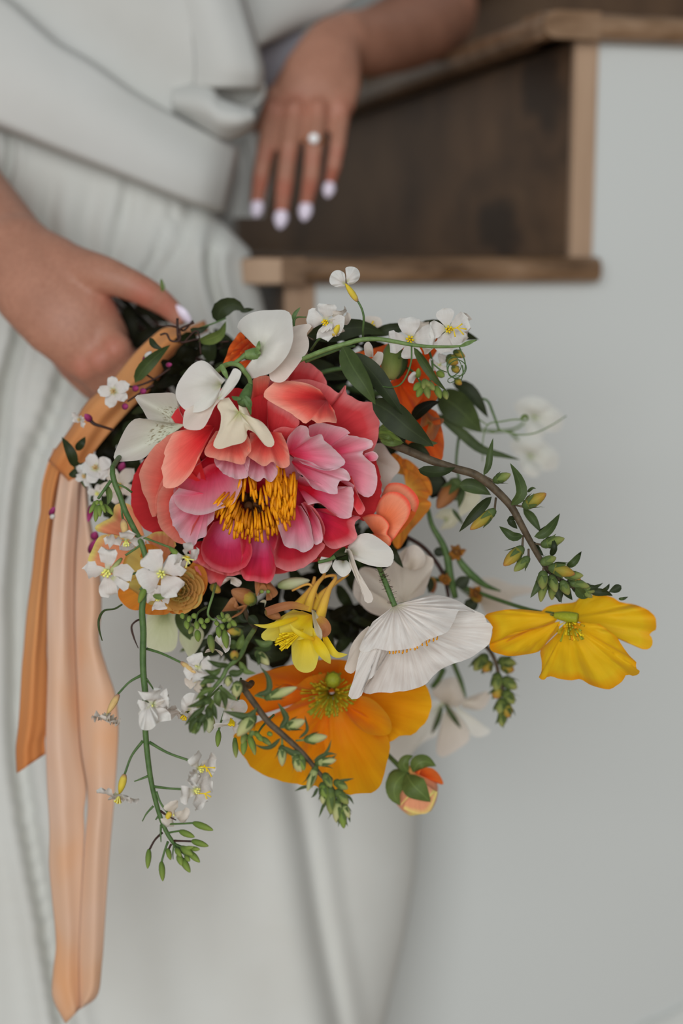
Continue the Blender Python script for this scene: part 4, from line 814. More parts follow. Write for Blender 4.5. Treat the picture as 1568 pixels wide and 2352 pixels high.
# ------------------------------------------------------------------ poppies
GP = 'iceland poppies in the bouquet'
D = 835
pg = thing('iceland_poppy', 'large golden orange poppy facing out under the white poppy', 'flower', P(760, 1640, D), GP)
for B_, O_, m_, k_ in (((650,260,24), [(420,330,10),(60,420,8),(30,320,8),(90,180,6),(260,110,4),(480,60,6),(640,40,8),(800,60,10),(900,140,12),(850,240,16)], O_dk, {'cup':10,'ruf':2}),
   ((650,280,22), [(560,300,8),(360,200,-2),(280,210,-6),(420,215,-8),(500,160,-6),(620,130,0)], O_dk, {'ruf':1}),
   ((680,280,22), [(760,240,10),(900,240,6),(1050,250,4),(1200,238,2),(1272,206,0),(1305,280,0),(1318,335,-2),(1300,405,-2),(1258,470,-3),(1180,540,-4),(1110,540,-4),(1045,585,-2),(960,560,4)], O_pop, {'cup':8,'ruf':1.5,'jag':.02}),
   ((640,290,24), [(480,300,10),(200,440,4),(30,520,2),(18,580,2),(90,690,0),(150,760,-2),(250,812,-3),(380,850,-4),(500,872,-4),(580,860,-2),(640,740,4)], O_pop, {'cup':10,'ruf':2,'jag':.015}),
   ((665,300,22), [(500,480,8),(460,640,0),(480,800,-6),(600,900,-8),(700,925,-9),(762,930,-9),(900,912,-9),(962,892,-8),(992,830,-8),(1022,720,-7),(1042,600,-6),(1000,500,-2),(860,400,8)], O_pop, {'cup':10,'ruf':2.5,'k':4,'jag':.015,'nu':44}),
   ((690,300,18), [(760,280,8),(900,290,-4),(1000,370,-10),(1045,440,-12),(1052,500,-12),(1030,535,-12),(900,530,-10),(790,450,0)], O_pop, {'cup':7})):
    pet(pg, B_, O_, D, m_, G7, **{'crk':1.3, 'nv':12, **k_})
bud(pg, (668,186,12), (669,168,-5), 21, D, PIS, G7, 'pistil', prof=lambda t: (.55+.45*min(1, t*1.5))*(math.sin(math.pi*(.12+.8*t))**.35))
for i in range(170):
    a = rnd.uniform(0, 6.283); q = rnd.uniform(.35, 1); x1 = 645+195*q*math.cos(a); y1 = 285+190*q*math.sin(a)*.9
    stem(pg, [(660+20*math.cos(a),250+20*math.sin(a),14),(655+100*q*math.cos(a),270+90*q*math.sin(a),6),(x1,y1,3+rnd.uniform(-5,3))], [.8,.8,.8,2.7], D, STA_g if rnd.random() < .6 else PIS, G7, 'stamen', 6, 5)
stem(pg, [(650,220,30),(560,60,60),(480,-100,80)], [8,8,8], D, ST_g, G7)

D = 790
pw_ = thing('iceland_poppy', 'crinkled white poppy seen from behind on a hairy green stem', 'flower', P(960, 1480, D), GP)
pet(pw_, (330,600,10), [(300,590,8),(240,640,6),(175,735,4),(150,830,4),(130,905,4),(182,932,6),(260,800,8)], D, W_pnk, G4)
pet(pw_, (560,590,16), [(330,740,8),(235,860,4),(190,980,2),(162,1100,2),(210,1115,2),(240,1106,2),(262,1060,2),(300,1080,2),(370,1066,2),(470,1066,3),(640,1041,4),(712,1010,5),(760,960,6),(830,900,7),(1000,832,8),(1092,780,9),(1162,720,10),(1187,640,10),(1192,580,11),(1150,560,12),(1130,510,12),(1070,480,13),(980,440,14),(880,470,16)], D, W_pop, G4, cup=4, pleat=.5, pk=20, jag=.02, crk=1.2, nu=70, nv=14)
pet(pw_, (490,440,4), [(400,600,2),(420,770,-2),(350,880,-4),(345,945,-5),(270,1000,-6),(250,1092,-6),(212,1115,-6),(158,1106,-6),(200,950,-6),(236,790,-5),(300,640,-2)], D, W_pop, G4, cup=-6, pleat=.5, pk=6)
pet(pw_, (492,438,4), [(330,560,-2),(245,720,-5),(236,765,-6),(300,775,-8),(350,752,-10),(440,770,-10),(520,762,-11),(600,750,-11),(650,744,-10),(700,700,-10),(785,668,-9),(872,630,-7),(915,560,-4),(962,470,0),(1068,492,4),(1000,440,6),(900,390,8),(760,365,8),(640,402,6),(560,430,4)], D, W_pop, G4, cup=-9, pleat=.9, pk=17, jag=.012, crk=.9, nu=90, nv=14)
stem(pw_, [(340,80,30),(375,160,16),(420,270,6),(490,445,2)], [6.5,6.5,7,7], D, ST_g, G4)
for i in range(46):
    t = rnd.random(); x0 = lerp(375, 490, t); y0 = lerp(160, 440, t); sgn = rnd.choice((-1, 1)); x1 = x0+sgn*rnd.uniform(28, 50); y1 = y0+rnd.uniform(-26, 10)
    mk('stem_hair', tube([(x0/3.136+750, y0/3.136+1250, 8-t*6), (x1/3.136+750, y1/3.136+1250, 8-t*6+rnd.uniform(-5, 2))], [.7, .35], D, 3, 4), ST_d, pw_)
for i in range(14):
    t = i/13; x0 = lerp(445, 790, t)+rnd.uniform(-8, 8); y0 = (770-95*max(0, t-.35)/.65)+rnd.uniform(-2, 3)
    stem(pw_, [(x0,y0-22,-6),(x0,y0,-9.5),(x0+rnd.uniform(-6,6),y0+rnd.uniform(6,20),-11)], [1,1.6,2.2], D, STA, G4, 'stamen', 5, 5)

D = 815
py_ = thing('iceland_poppy', 'bright yellow poppy reaching out alone against the white stair side', 'flower', P(1300, 1470, D), GP)
for B_, O_, m_, k_ in (((810,690,8), [(600,645,10),(640,610,12),(700,590,12),(850,570,14),(892,528,16),(1000,522,18),(1100,530,18),(1180,572,18),(1280,592,17),(1392,640,15),(1430,700,13),(1422,770,11),(1385,800,10),(1407,840,10),(1392,900,10),(1340,915,9),(1280,890,8),(1200,852,7),(1142,830,7),(1000,740,6)], Y_pop, {'cup':5,'ruf':2.5,'jag':.02,'nu':60}),
   ((740,680,4), [(700,662,4),(600,642,2),(400,624,0),(280,640,-2),(193,672,-2),(236,722,-2),(252,800,-2),(228,880,-2),(272,910,-2),(400,830,-2),(560,770,0),(700,720,2)], Y_pop, {'cup':6,'ruf':1.5,'nu':40}),
   ((740,710,2), [(600,760,-2),(400,796,-6),(300,850,-7),(232,880,-7),(242,922,-8),(300,947,-8),(372,962,-8),(462,956,-8),(592,926,-8),(650,860,-7),(730,780,-2)], Y_pop, {'cup':6,'ruf':1.2,'nu':40}),
   ((800,720,2), [(735,790,-4),(640,880,-10),(598,920,-11),(608,1020,-12),(600,1095,-13),(586,1112,-13),(620,1136,-13),(655,1108,-13),(750,1132,-13),(830,1136,-13),(880,1130,-13),(962,1170,-13),(1020,1192,-13),(1092,1199,-13),(1182,1150,-12),(1222,1098,-12),(1272,1106,-11),(1318,1078,-10),(1282,1042,-10),(1292,1014,-10),(1240,960,-9),(1182,880,-8),(1142,820,-6),(1020,730,-2)], Y_pop, {'cup':8,'ruf':2,'jag':.012,'nu':66})):
    pet(py_, B_, O_, D, m_, G5, **{'crk':1.1, 'nv':12, **k_})
bud(py_, (700,668,2), (865,690,-4), 13, D, PIS, G5, 'pistil', prof=lambda t: .35+.65*math.sin(math.pi*(.1+.55*t)))
for i in range(50):
    x1 = rnd.uniform(715, 920); y1 = 735+rnd.random()**1.3*125-(x1-800)*.05
    stem(py_, [(800,700,2),((800+x1)/2,(705+y1)/2,-4),(x1,y1,-8+rnd.uniform(-2,3))], [.8,.8,.9,2.6], D, rnd.choice((STA_g, STA_y, PIS, STA)), G5, 'stamen', 6, 5)
stem(py_, [(690,660,6),(560,640,22),(300,560,50),(0,450,70),(-300,380,80)], [5,5,5.5,6], D, ST_g, G5)
# ------------------------------------------------------------------ foxglove-like bud spikes
GS = 'bud spikes with bracts'
def cb(par, p0, p1, r, D, mat, T, ped=None, n=5, ln=.6, prof=None):
    """pedicel, closed bud and its small cup"""
    if ped: stem(par, [ped, ((ped[0]+p0[0])/2, (ped[1]+p0[1])/2, ((ped[2] if len(ped) > 2 else 0)+(p0[2] if len(p0) > 2 else 0))/2), p0], [2.6, 2.4, 3], D, ST_l if mat is BUD_c else ST_b, T, 'pedicel', 6, 6)
    b_ = bud(par, p0, p1, r, D, mat, T, prof=prof); c_ = calyx(b_, p0, p1, r, D, T, n, ln); return b_
def br(par, pts, hw, D, T, mat=None, **k): k.setdefault('cup', .3); return leaf(par, pts, hw, D, mat or L_md, T, 'bract', k.pop('prof', 'leaf'), **k)

D = 800
fx = thing('bud_spike', 'long arching brown stem with yellowish buds reaching towards the yellow poppy', 'flower', P(1150, 1150, D), GS)
stem(fx, [(-60,420,30),(60,480,16),(150,530,8),(300,592,0),(450,655,-2),(620,712,-4),(750,750,-6),(850,818,-6),(950,910,-6),(1020,990,-6),(1080,1100,-6),(1150,1230,-4),(1230,1370,-2),(1300,1460,0),(1420,1540,2),(1560,1600,6)], [10,10,9.5,9.5,9.5,8.5,7,6,5], D, ST_b, G1, n=60, sides=10)
br(fx, [(345,715,-8),(440,735,-12),(540,730,-14),(615,700,-10)], 15, D, G1, L_dk, roll=-20)
br(fx, [(815,760,-8),(850,690,-10),(862,600,-10),(885,488,-8)], 8.5, D, G1)
br(fx, [(1012,975,-8),(1085,900,-12),(1070,790,-10),(1006,668,-4)], 14, D, G1, roll=15)
br(fx, [(875,912,-8),(800,985,-12),(720,1070,-12),(638,1168,-8)], 13, D, G1, L_dk, roll=-15)
br(fx, [(1098,1192,-8),(1030,1200,-10),(980,1165,-10),(928,1125,-6)], 11, D, G1)
br(fx, [(1180,1200,-8),(1250,1180,-10),(1310,1120,-8),(1366,1032,-2)], 12, D, G1)
br(fx, [(1300,1340,-6),(1325,1280,-10),(1315,1210,-8)], 8, D, G1, L_dk); br(fx, [(1412,1415,0),(1460,1390,-4),(1522,1305,0)], 9, D, G1)
br(fx, [(1100,1000,4),(1160,1060,6),(1230,1170,6)], 11, D, G1); br(fx, [(1040,1060,-4),(1010,1080,-6),(1060,1145,-4)], 9, D, G1, L_dk)
br(fx, [(640,830,12),(720,830,10),(800,860,10),(870,900,8)], 18, D, G1, L_md); br(fx, [(1130,880,4),(1170,850,2),(1195,855,2)], 4, D, G1)
br(fx, [(1160,1230,0),(1200,1290,2),(1250,1340,2)], 9, D, G1, L_dk)
for p0, p1, r, m_, ped in (((890,800,-6),(1012,748,-8),12,BUD_g,(815,760,-6)), ((1105,985,-8),(1268,888,-12),15,BUD_y,(1030,970,-6)), ((895,1010,-10),(718,1150,-12),14,BUD_y,(905,920,-6)),
    ((1095,1280,-8),(960,1410,-12),15,BUD_y,(1100,1190,-6)), ((1140,1350,-8),(1035,1450,-8),12,BUD_g,(1140,1290,-5)), ((1235,1260,-6),(1400,1212,-6),13,BUD_g,(1190,1250,-4)), ((1230,1390,-8),(1340,1350,-8),12,BUD_g,None), ((1290,1420,-8),(1475,1470,-10),15,BUD_y,(1240,1390,-4)),
    ((1245,1450,-8),(1240,1580,-8),13,BUD_g,(1250,1400,-4)), ((1400,1480,-4),(1535,1480,-6),11,BUD_g,(1360,1480,0)), ((1300,1480,-4),(1340,1600,-6),12,BUD_g,(1290,1450,-2)), ((1380,1520,-2),(1430,1620,-2),12,BUD_g,(1370,1510,0)), ((1440,1530,0),(1580,1560,0),11,BUD_g,None), ((1480,1560,2),(1600,1640,4),10,BUD_g,None)):
    cb(fx, p0, p1, r, D, m_, G1, ped)
for q in ([(1180,455),(1140,480),(1090,500)], [(760,430,2),(850,440,2),(980,470,2),(1050,435,4)], [(940,490,4),(1000,500,4),(1080,510,4),(1120,530,6)], [(820,440,4),(880,500,2),(920,545,4)]): br(fx, q, 10, D, G5, L_dk)
for q, hw in (([(640,350),(600,430),(525,545)], 11), ([(700,420),(720,500),(750,580)], 12), ([(760,440),(800,520),(830,560)], 11), ([(690,300),(740,300),(790,290)], 6), ([(850,470),(900,520),(960,530)], 12), ([(560,100),(600,90),(690,0)], 12), ([(780,320),(830,290),(895,210)], 7), ([(820,410),(860,450),(930,470)], 10), ([(1040,500),(1080,470),(1095,440)], 5), ([(1160,550),(1190,550),(1230,535)], 4)):
    br(fx, [p+(rnd.uniform(-4, 6),) for p in q], hw, D, G5, rnd.choice((L_dk, L_md)))
cb(fx, (630,360,0), (600,575,0), 12, D, BUD_g, G5, (650,340,0)); cb(fx, (690,420,2), (680,560,4), 11, D, BUD_g, G5, (680,400,2)); cb(fx, (740,440,4), (735,575,6), 9, D, L_dk, G5); cb(fx, (800,420,2), (890,410,0), 11, D, BUD_y, G5); cb(fx, (880,460,4), (990,500,4), 12, D, BUD_g, G5)

D = 742
fy = thing('bud_spike', 'green bud spike with a dark stem lying across the golden orange poppy', 'flower', P(690, 1720, D), GS)
stem(fy, [(400,1000,60),(380,1020,24),(330,1000,10),(345,1040,4),(430,1160,0),(520,1280,-3),(610,1360,-5),(700,1440,-6),(790,1530,-6),(880,1640,-5),(960,1730,-4),(1040,1850,-2),(1090,1950,0)], [8,8,7.5,7.5,7,6,5,4,3], D, ST_b, G3, n=50, sides=10)
for p0, p1, r, ped in (((500,1110,-6),(728,1030,-10),12,(425,1090,-2)), ((650,1320,-8),(785,1270,-12),13,(605,1320,-5)), ((785,1410,-8),(945,1385,-10),12,(720,1415,-5)), ((620,1450,-6),(620,1600,-6),10.5,(620,1380,-4)), ((720,1520,-8),(735,1640,-8),11,None)): cb(fy, p0, p1, r, D, BUD_c, G3, ped)
for p0, p1, r in (((410,640),(460,780),10),((555,720),(690,700),11),((450,660),(480,770),10),((560,740),(500,905),10),((610,790),(660,880),11),((600,850),(620,960),12),((680,840),(765,890),11),((650,880),(655,1060),13),((690,900),(770,990),12),((700,960),(690,1110),12),((720,1000),(740,1150),11),((740,990),(775,1080),9),((610,900),(600,990),9)):
    cb(fy, p0+(-6,), p1+(-9,), r, D, rnd.choice((BUD_c, BUD_l, BUD_g)), G7, None, ln=.8)
for p, hw in (([(425,1085),(520,1060),(520,960),(460,880)],8), ([(440,1180),(380,1240),(280,1225),(190,1200)],9), ([(600,1330),(650,1260),(620,1190),(588,1140)],8), ([(740,1400),(800,1340),(790,1270),(782,1230)],4), ([(610,1395),(540,1460),(480,1465),(420,1440)],5.5), ([(760,1510),(690,1500),(640,1470),(595,1455)],8), ([(840,1560),(900,1540),(950,1480),(975,1405)],4.5), ([(870,1580),(950,1560),(1015,1515)],5)):
    br(fy, [q+(-8,) for q in p], hw, D, G3)
for p, hw in (([(545,700),(630,660),(695,662)],5), ([(690,840),(760,830),(808,820)],3.5), ([(520,870),(470,880),(416,905)],4), ([(620,960),(590,1040),(575,1080)],3.5), ([(640,900),(605,960),(608,1015)],4), ([(740,920),(780,950),(805,992)],3.5), ([(570,880),(545,930),(525,948)],4), ([(760,1040),(775,1080),(782,1110)],3)): br(fy, [q+(-8,) for q in p], hw, D, G7)

D = 745
fz = thing('bud_spike', 'leafy bud spike bending down over the skirt beside the golden poppy', 'flower', P(500, 1590, D), GS)
stem(fz, [(1080,740,20),(980,900,8),(900,1080,0),(820,1170,-3),(720,1250,-5),(660,1370,-6),(560,1500,-6),(460,1640,-5),(380,1800,-4),(310,1950,-3),(240,2060,-2)], [6,6,5.5,5,4.5,4,3], D, ST_l, H4, n=40)
for p, hw in (([(640,1260),(540,1330),(400,1280)],8), ([(740,1220),(600,1220),(440,1150)],7), ([(880,1170),(960,1300),(1110,1335)],8), ([(730,1320),(860,1330),(945,1262)],9), ([(630,1410),(480,1380),(345,1400)],5), ([(560,1440),(440,1430),(340,1490)],8), ([(600,1500),(720,1620),(875,1710)],8), ([(560,1530),(400,1580),(275,1700)],7), ([(600,1560),(580,1700),(620,1790)],10), ([(620,1560),(680,1680),(690,1820)],8),
   ([(480,1640),(330,1740),(165,1790)],7), ([(500,1660),(430,1720),(380,1740)],9), ([(520,1680),(500,1800),(515,1985)],8), ([(530,1740),(550,1870),(578,1965)],6), ([(420,1790),(280,1890),(140,2035)],7), ([(430,1880),(350,1980),(320,2110)],9), ([(440,1800),(470,1880),(440,1960)],9), ([(330,1930),(240,2030),(210,2140)],9), ([(420,1940),(420,2040),(405,2140)],6), ([(300,1990),(290,2100),(230,2140)],9), ([(350,1990),(320,2080),(278,2165)],5), ([(450,1500),(390,1560),(340,1550)],7), ([(860,1010),(900,900),(930,800)],9), ([(780,1000),(800,930),(770,880)],9), ([(1330,905),(1200,940),(1085,870)],8), ([(1310,975),(1200,1000),(1080,990)],8), ([(1120,1060),(1140,1150),(1130,1230)],6)):
    br(fz, [q+(-13+rnd.uniform(-4, 3),) for q in p], hw, D, H4, rnd.choice((L_md, L_md, L_lt, L_sep)), cup=.5)
for p0, p1, r, m_ in (((810,1130),(815,1030),13,BUD_y),((740,1370),(720,1510),11,BUD_c),((860,1450),(830,1660),16,BUD_c),((920,780),(715,760),12,BUD_y),((1110,1040),(1280,1220),14,BUD_c),((590,1590),(620,1760),9,BUD_g),((430,1480),(360,1500),9,BUD_g),((420,1640),(330,1700),9,BUD_g),((400,1720),(300,1800),9,BUD_g),((470,1770),(430,1900),9,BUD_l),((380,1880),(300,1960),9,BUD_g),((300,1980),(220,2130),9,BUD_l),((360,1960),(330,2080),9,BUD_g),((500,1680),(440,1740),8,L_dk)):
    cb(fz, p0+(-6,), p1+(-9,), r*(.62 if r < 11 else .85), D, m_, H4, None, ln=.75)
cb(fz, (1080,1900,-8), (850,2180,-12), 16, D, BUD_c, H4, (1105,1800,-6)); br(fz, [(1060,2100,-8),(1040,2180,-8),(1060,2200,-6)], 7, D, H4, L_lt)

D = 880
fw = thing('bud_spike', 'small dark bud spike hanging below the place where the white and yellow poppies meet', 'flower', P(1155, 1560, D), GS)
stem(fw, [(1020,640,-10),(1100,700),(1170,760),(1220,860),(1240,950),(1270,1060),(1290,1200),(1260,1310)], [5,5,4.5,4,3.5], D, ST_b, G4)
for p0, p1, r in (((1150,800),(1060,910),15),((1180,850),(1130,920),13),((1240,840),(1365,860),14),((1260,880),(1350,910),13),((1230,930),(1220,1060),14),((1270,970),(1370,1040),15),((1240,1040),(1210,1110),14),((1280,1060),(1350,1150),14),((1270,1120),(1240,1220),15),((1290,1150),(1310,1250),14),((1270,1200),(1258,1315),12)): cb(fw, p0+(0,), p1+(-4,), r, D, rnd.choice((BUD_g, BUD_y, BUD_g)), G4, None, ln=.9)

# ------------------------------------------------------------------ sweet pea stem with leaves and tendrils over the orange flower
D = 770
sl = thing('sweet_pea', 'sweet pea vine with a ribbed green stem, narrow leaves and curling tendrils', 'flower', P(860, 800, D))
stem(sl, [(60,740,20),(140,705,8),(300,640,2),(440,598,0),(560,566,-2),(680,560,-3),(800,578,-3),(950,605,-3),(1100,616,-2),(1300,606,0),(1392,566,2)], [5.5,6,6,5.5,4.5,3.5,2], D, ST_l, F2, n=44)
stem(sl, [(160,720,12),(300,668,8),(430,625,6),(520,610,6)], [5,4.5,3], D, ST_g, F2)
leaf(sl, [(428,612,-4),(500,760,-10),(590,900,-12),(666,1034,-8)], 27, D, L_md, F2, roll=12, cup=.25, n=16)
leaf(sl, [(500,660,4),(640,800,2),(760,960,0),(872,1118,4)], 24, D, L_dk, F2, roll=-15, cup=.25, n=16)
leaf(sl, [(640,1010,10),(760,1080,6),(900,1200,4),(1085,1335,8)], 34, D, L_dk, F2, roll=10, cup=.2, n=16)
leaf(sl, [(940,620,-4),(1010,720,-10),(1090,840,-10),(1182,942,-6)], 12, D, L_md, F2, roll=25, cup=.4, n=12)
leaf(sl, [(1280,612,-2),(1330,590,-4),(1390,566,-2)], 5, D, ST_l, F2, 'leaf', 'needle')
def tendril(par, p, D, T, r=1.7, mat=None): stem(par, p, [r, r, r*.8, r*.6], D, mat or ST_g, T, 'tendril', 40, 6)
tendril(sl, [(925,612,-4),(922,720,-8),(890,820,-8),(840,890,-6),(770,908,-2),(640,884,4)], D, F2, 2)
tendril(sl, [(1270,620,-2),(1312,740,-6),(1300,800,-10),(1240,845,-6),(1188,800,-2),(1200,740,2),(1262,710,4),(1318,755,0),(1300,815,-4),(1230,830,-8),(1182,855,-6),(1195,876,-4),(1240,862,-2)], D, F2, 1.5)
tendril(sl, [(1280,690,-2),(1200,700,-6),(1180,760,-8),(1205,830,-6),(1262,800,-2),(1282,750,2),(1250,690,4)], D, F2, 1.4)
tendril(sl, [(1290,750,-2),(1296,800,-4),(1282,860,-2)], D, F2, 1.6); tendril(sl, [(1080,740,0),(1130,780,0),(1180,800,2)], D, F2, 2)

D = 880
tl = thing('sweet_pea', 'dark sweet pea leaves and thin tendrils reaching out against the stair side', 'flower', P(1080, 960, D))
leaf(tl, [(480,180,0),(590,240,-4),(690,330,-4),(800,450,0)], 38, D, L_md, G1, roll=10, n=14); leaf(tl, [(590,90,0),(690,130,-4),(770,220,-4),(850,345,0)], 17, D, L_dk, G1, roll=-10)
leaf(tl, [(470,310,2),(640,440,0),(800,570,0),(960,615,0),(1085,648,2)], 13, D, L_md, G1, n=16)
stem(tl, [(620,190,2),(740,200,0),(840,218,0),(880,300,0),(925,425,0)], [2.4,2.4,3,2.4], D, ST_g, G1)
for p in ([(925,425,0),(1000,452,0),(1080,466,2),(1180,455,4),(1300,400,8),(1412,330,14)], [(1130,362,4),(1050,355,2),(950,370,0),(850,390,0),(815,480,0),(808,660,4)], [(760,340,0),(820,380,0),(850,400,0)], [(925,425,0),(890,450,4),(840,440,6)]): tendril(tl, p, D, G1, 1.8, ST_l)
leaf(tl, [(1080,350,4),(1120,330,4),(1140,365,4)], 5, D, L_lt, G1)
stem(tl, [(640,470,10),(625,580,10),(620,690,8),(640,780,6)], [3.4,3,3], D, ST_g, G1)

# ------------------------------------------------------------------ orange blooms
D = 830
op = thing('orange_poppy', 'vivid orange crinkled bloom behind the sweet pea leaves', 'flower', P(930, 900, D), 'ranunculus blooms')
for B_, O_, z in (((820,860,20), [(480,780,10),(410,740,8),(500,665,8),(620,640,6),(700,612,6),(800,590,6),(900,640,8)], 0), ((900,860,20), [(860,640,8),(960,520,8),(1030,468,8),(1112,540,8),(1118,620,8),(1060,720,10)], 0),
   ((820,800,16), [(620,720,6),(760,640,0),(900,640,0),(1050,720,-2),(1118,850,-2),(1105,1000,0),(1050,1060,0),(930,1155,2),(860,1100,4),(760,920,6)], 0), ((940,1120,20), [(1060,1060,8),(1110,1090,6),(1142,1200,6),(1158,1330,6),(1132,1450,8),(1060,1442,8),(960,1370,8),(880,1300,10)], 0),
   ((840,860,6), [(760,900,-2),(850,820,-6),(960,860,-6),(1010,960,-4),(940,1060,0)], 0)):
    pet(op, B_, O_, D, O_ran, F2, ruf=3, cup=6, k=4, jag=.02)
bud(op, (800,600,-10), (770,850,-14), 26, D, BUD_g, F2, 'seed_pod', prof=lambda t: math.sin(math.pi*(.1+.85*t))**.5)
bud(op, (850,640,-8), (820,850,-10), 20, D, L_md, F2, 'seed_pod'); stem(op, [(740,890,-8),(790,860,-12),(790,790,-12)], [3,3,2.4], D, O_ran, F2)
stem(op, [(840,900,20),(700,950,50),(400,900,80)], [8,8,8], D, ST_g, F2)
D = 815
oq = thing('ranunculus', 'deep orange ruffled ranunculus half hidden under the topmost white sweet pea', 'flower', P(555, 805, D), 'ranunculus blooms')
for B_, O_ in (((420,560,14), [(380,760,8),(280,765,4),(165,790,2),(212,650,0),(240,560,0),(300,470,0),(375,378,2),(440,400,4)]), ((470,560,10), [(330,720,2),(250,700,-4),(290,600,-6),(380,500,-6),(470,450,-4),(560,440,0)]), ((500,580,6), [(420,660,0),(370,640,-6),(430,560,-9),(560,480,-8),(590,540,-6),(570,590,0)]), ((500,700,8), [(360,740,0),(400,800,-2),(450,815,-2),(530,760,-2),(560,700,0)]), ((520,520,14), [(400,380,6),(520,410,4),(590,470,4),(600,560,6)])):
    pet(oq, B_, O_, D, O_ran, S1, ruf=1.5, cup=-3)
stem(oq, [(420,600,14),(300,720,40),(100,800,70)], [7,7,7], D, ST_g, S1)
D = 808
tu = thing('tulip', 'peach orange cupped bloom with red edged petals beside the coral peony', 'flower', P(895, 1180, D))
for B_, O_, m_ in (((60,1080,14), [(80,900,10),(130,820,6),(220,815,4),(300,860,2),(350,940,2),(330,1020,4),(230,1130,8),(150,1190,10)], P_tul), ((60,1150,10), [(40,1000,2),(70,930,-4),(120,885,-7),(190,878,-9),(260,918,-9),(292,985,-9),(275,1060,-8),(215,1150,-6),(165,1225,-4),(140,1250,2)], P_tul),
    ((30,1180,8), [(-60,1060,2),(-10,1040,-6),(60,1042,-10),(110,1075,-11),(138,1120,-11),(120,1180,-10),(150,1210,-9),(148,1258,-8),(120,1276,-6),(60,1250,-4),(-20,1220,2),(-60,1180,4)], P_tul), ((80,1150,12), [(150,1200,2),(220,1140,0),(290,1050,0),(300,1000,2),(330,1020,4),(260,1130,6),(150,1240,6)], O_ran)):
    pet(tu, B_, O_, D, m_, G1, cup=-7)
stem(tu, [(20,1120,16),(-80,1000,40)], [7,7], D, ST_g, G1)
D = 850
pe2 = thing('ranunculus', 'dusky amber bloom in shade behind the peach cupped one', 'flower', P(960, 1120, D), 'ranunculus blooms')
for B_, O_ in (((280,800,10), [(190,640,4),(260,640,2),(340,700,0),(430,800,0),(440,900,2),(380,900,4)]), ((260,860,10), [(230,700,4),(310,740,0),(380,810,-2),(420,920,0),(340,960,2)]), ((240,960,10), [(330,900,0),(440,960,-2),(380,1060,-2),(290,1160,-2),(200,1290,0),(160,1240,2),(150,1160,4)]), ((180,740,12), [(110,640,4),(180,600,2),(250,660,2),(250,760,4)])):
    pet(pe2, B_, O_, D, O_out, G1, ruf=2, cup=4)

# ------------------------------------------------------------------ ranunculus bud
D = 862
rb = thing('ranunculus_bud', 'nodding peach bud with green sepals hanging under the golden poppy', 'flower', P(955, 1800, D))
bud(rb, (1170,740,4), (1240,1050,0), 54, D, P_ran, G7, 'petal_cup', 12, 18, prof=lambda t: math.sin(math.pi*(.12+.80*t))**.55)
pet(rb, (1200,780,-6), [(1230,800,-16),(1250,760,-16),(1310,752,-12),(1360,790,-8),(1390,860,-4),(1340,850,-10)], D, O_ran, G7, cup=-6)
pet(rb, (1190,800,-8), [(1110,1000,-16),(1190,930,-20),(1290,950,-20),(1350,900,-14),(1330,980,-14),(1285,1048,-10),(1190,1046,-10),(1130,1020,-10)], D, P_ran, G7, cup=-8)
for p, hw in (([(1150,790,-12),(1190,860,-21),(1250,920,-22),(1308,975,-19)], 30), ([(1150,780,-10),(1080,850,-16),(1070,930,-16),(1110,1000,-14)], 24), ([(1160,780,-10),(1130,730,-12),(1150,690,-12),(1195,672,-10)], 14), ([(1190,780,-10),(1220,730,-14),(1270,710,-14),(1345,740,-10)], 20), ([(1130,780,-8),(1060,820,-8),(1042,880,-6)], 16)):
    leaf(rb, p, hw, D, L_lt, G7, 'sepal', 'leaf', cup=-.3, n=12)
stem(rb, [(900,560,50),(980,620,20),(1040,680,2),(1100,740,-4),(1160,800,-8)], [5.5,5.5,6], D, ST_g, G7)

# ------------------------------------------------------------------ more white sweet peas
D = 790
s2 = thing('sweet_pea', 'white sweet pea bloom with a long folded petal below the edge of the peony', 'flower', P(860, 1290, D))
a = pet(s2, (160,60,6), [(150,20,2),(220,-60,0),(300,-80,0),(420,-10,-2),(470,40,-4),(484,95,-4),(460,155,-4),(400,164,-4),(300,150,-4),(200,110,-2)], D, W_pea, G4, 'flower', cup=-6)
pet(a, (150,60,0), [(128,60,-2),(140,30,-6),(172,40,-8),(195,100,-8),(230,200,-8),(250,270,-8),(310,330,-8),(335,400,-8),(318,422,-8),(280,420,-8),(255,340,-8),(205,240,-8),(165,140,-6)], D, W_pnk, G4, cup=-3)
pet(a, (120,120,6), [(60,110,2),(40,160,0),(80,215,-2),(120,236,-3),(170,200,-3),(182,150,-2),(170,110,0)], D, W_pea, G4, cup=-5); pet(a, (40,100,8), [(-40,90,4),(-60,150,4),(-40,210,2),(0,200,2),(40,140,3)], D, W_pea, G4, cup=-4)
pet(a, (160,70,8), [(10,110,0),(60,60,-4),(130,20,-6),(160,90,-6),(175,140,-4),(130,110,-4),(60,120,-2)], D, L_md, G4, 'calyx')
stem(a, [(-60,130,0),(20,110,-2),(60,90,-4)], [4,4,5], D, ST_g, G4)
D = 850
s3 = thing('sweet_pea', 'greyish blush sweet pea bloom in shade above the white poppy', 'flower', P(930, 1340, D))
a = pet(s3, (560,420,10), [(250,440,6),(190,350,4),(250,170,2),(420,180,0),(540,50,0),(580,20,-2),(700,70,0),(770,110,0),(755,200,0),(700,360,4)], D, W_pnk, G4, 'flower', cup=8, ruf=2, nu=40)
pet(a, (600,180,0), [(540,150,-2),(590,20,-6),(640,5,-8),(700,60,-8),(712,120,-6),(670,180,-4),(600,190,-2)], D, W_pnk, G4, cup=-5); pet(a, (470,430,4), [(260,300,-2),(250,430,-4),(330,500,-4),(470,520,-2),(560,460,0)], D, W_pnk, G4, cup=5)
leaf(s3, [(455,0,-20),(490,80,-24),(552,172,-22)], 10, D, L_dk, G4)
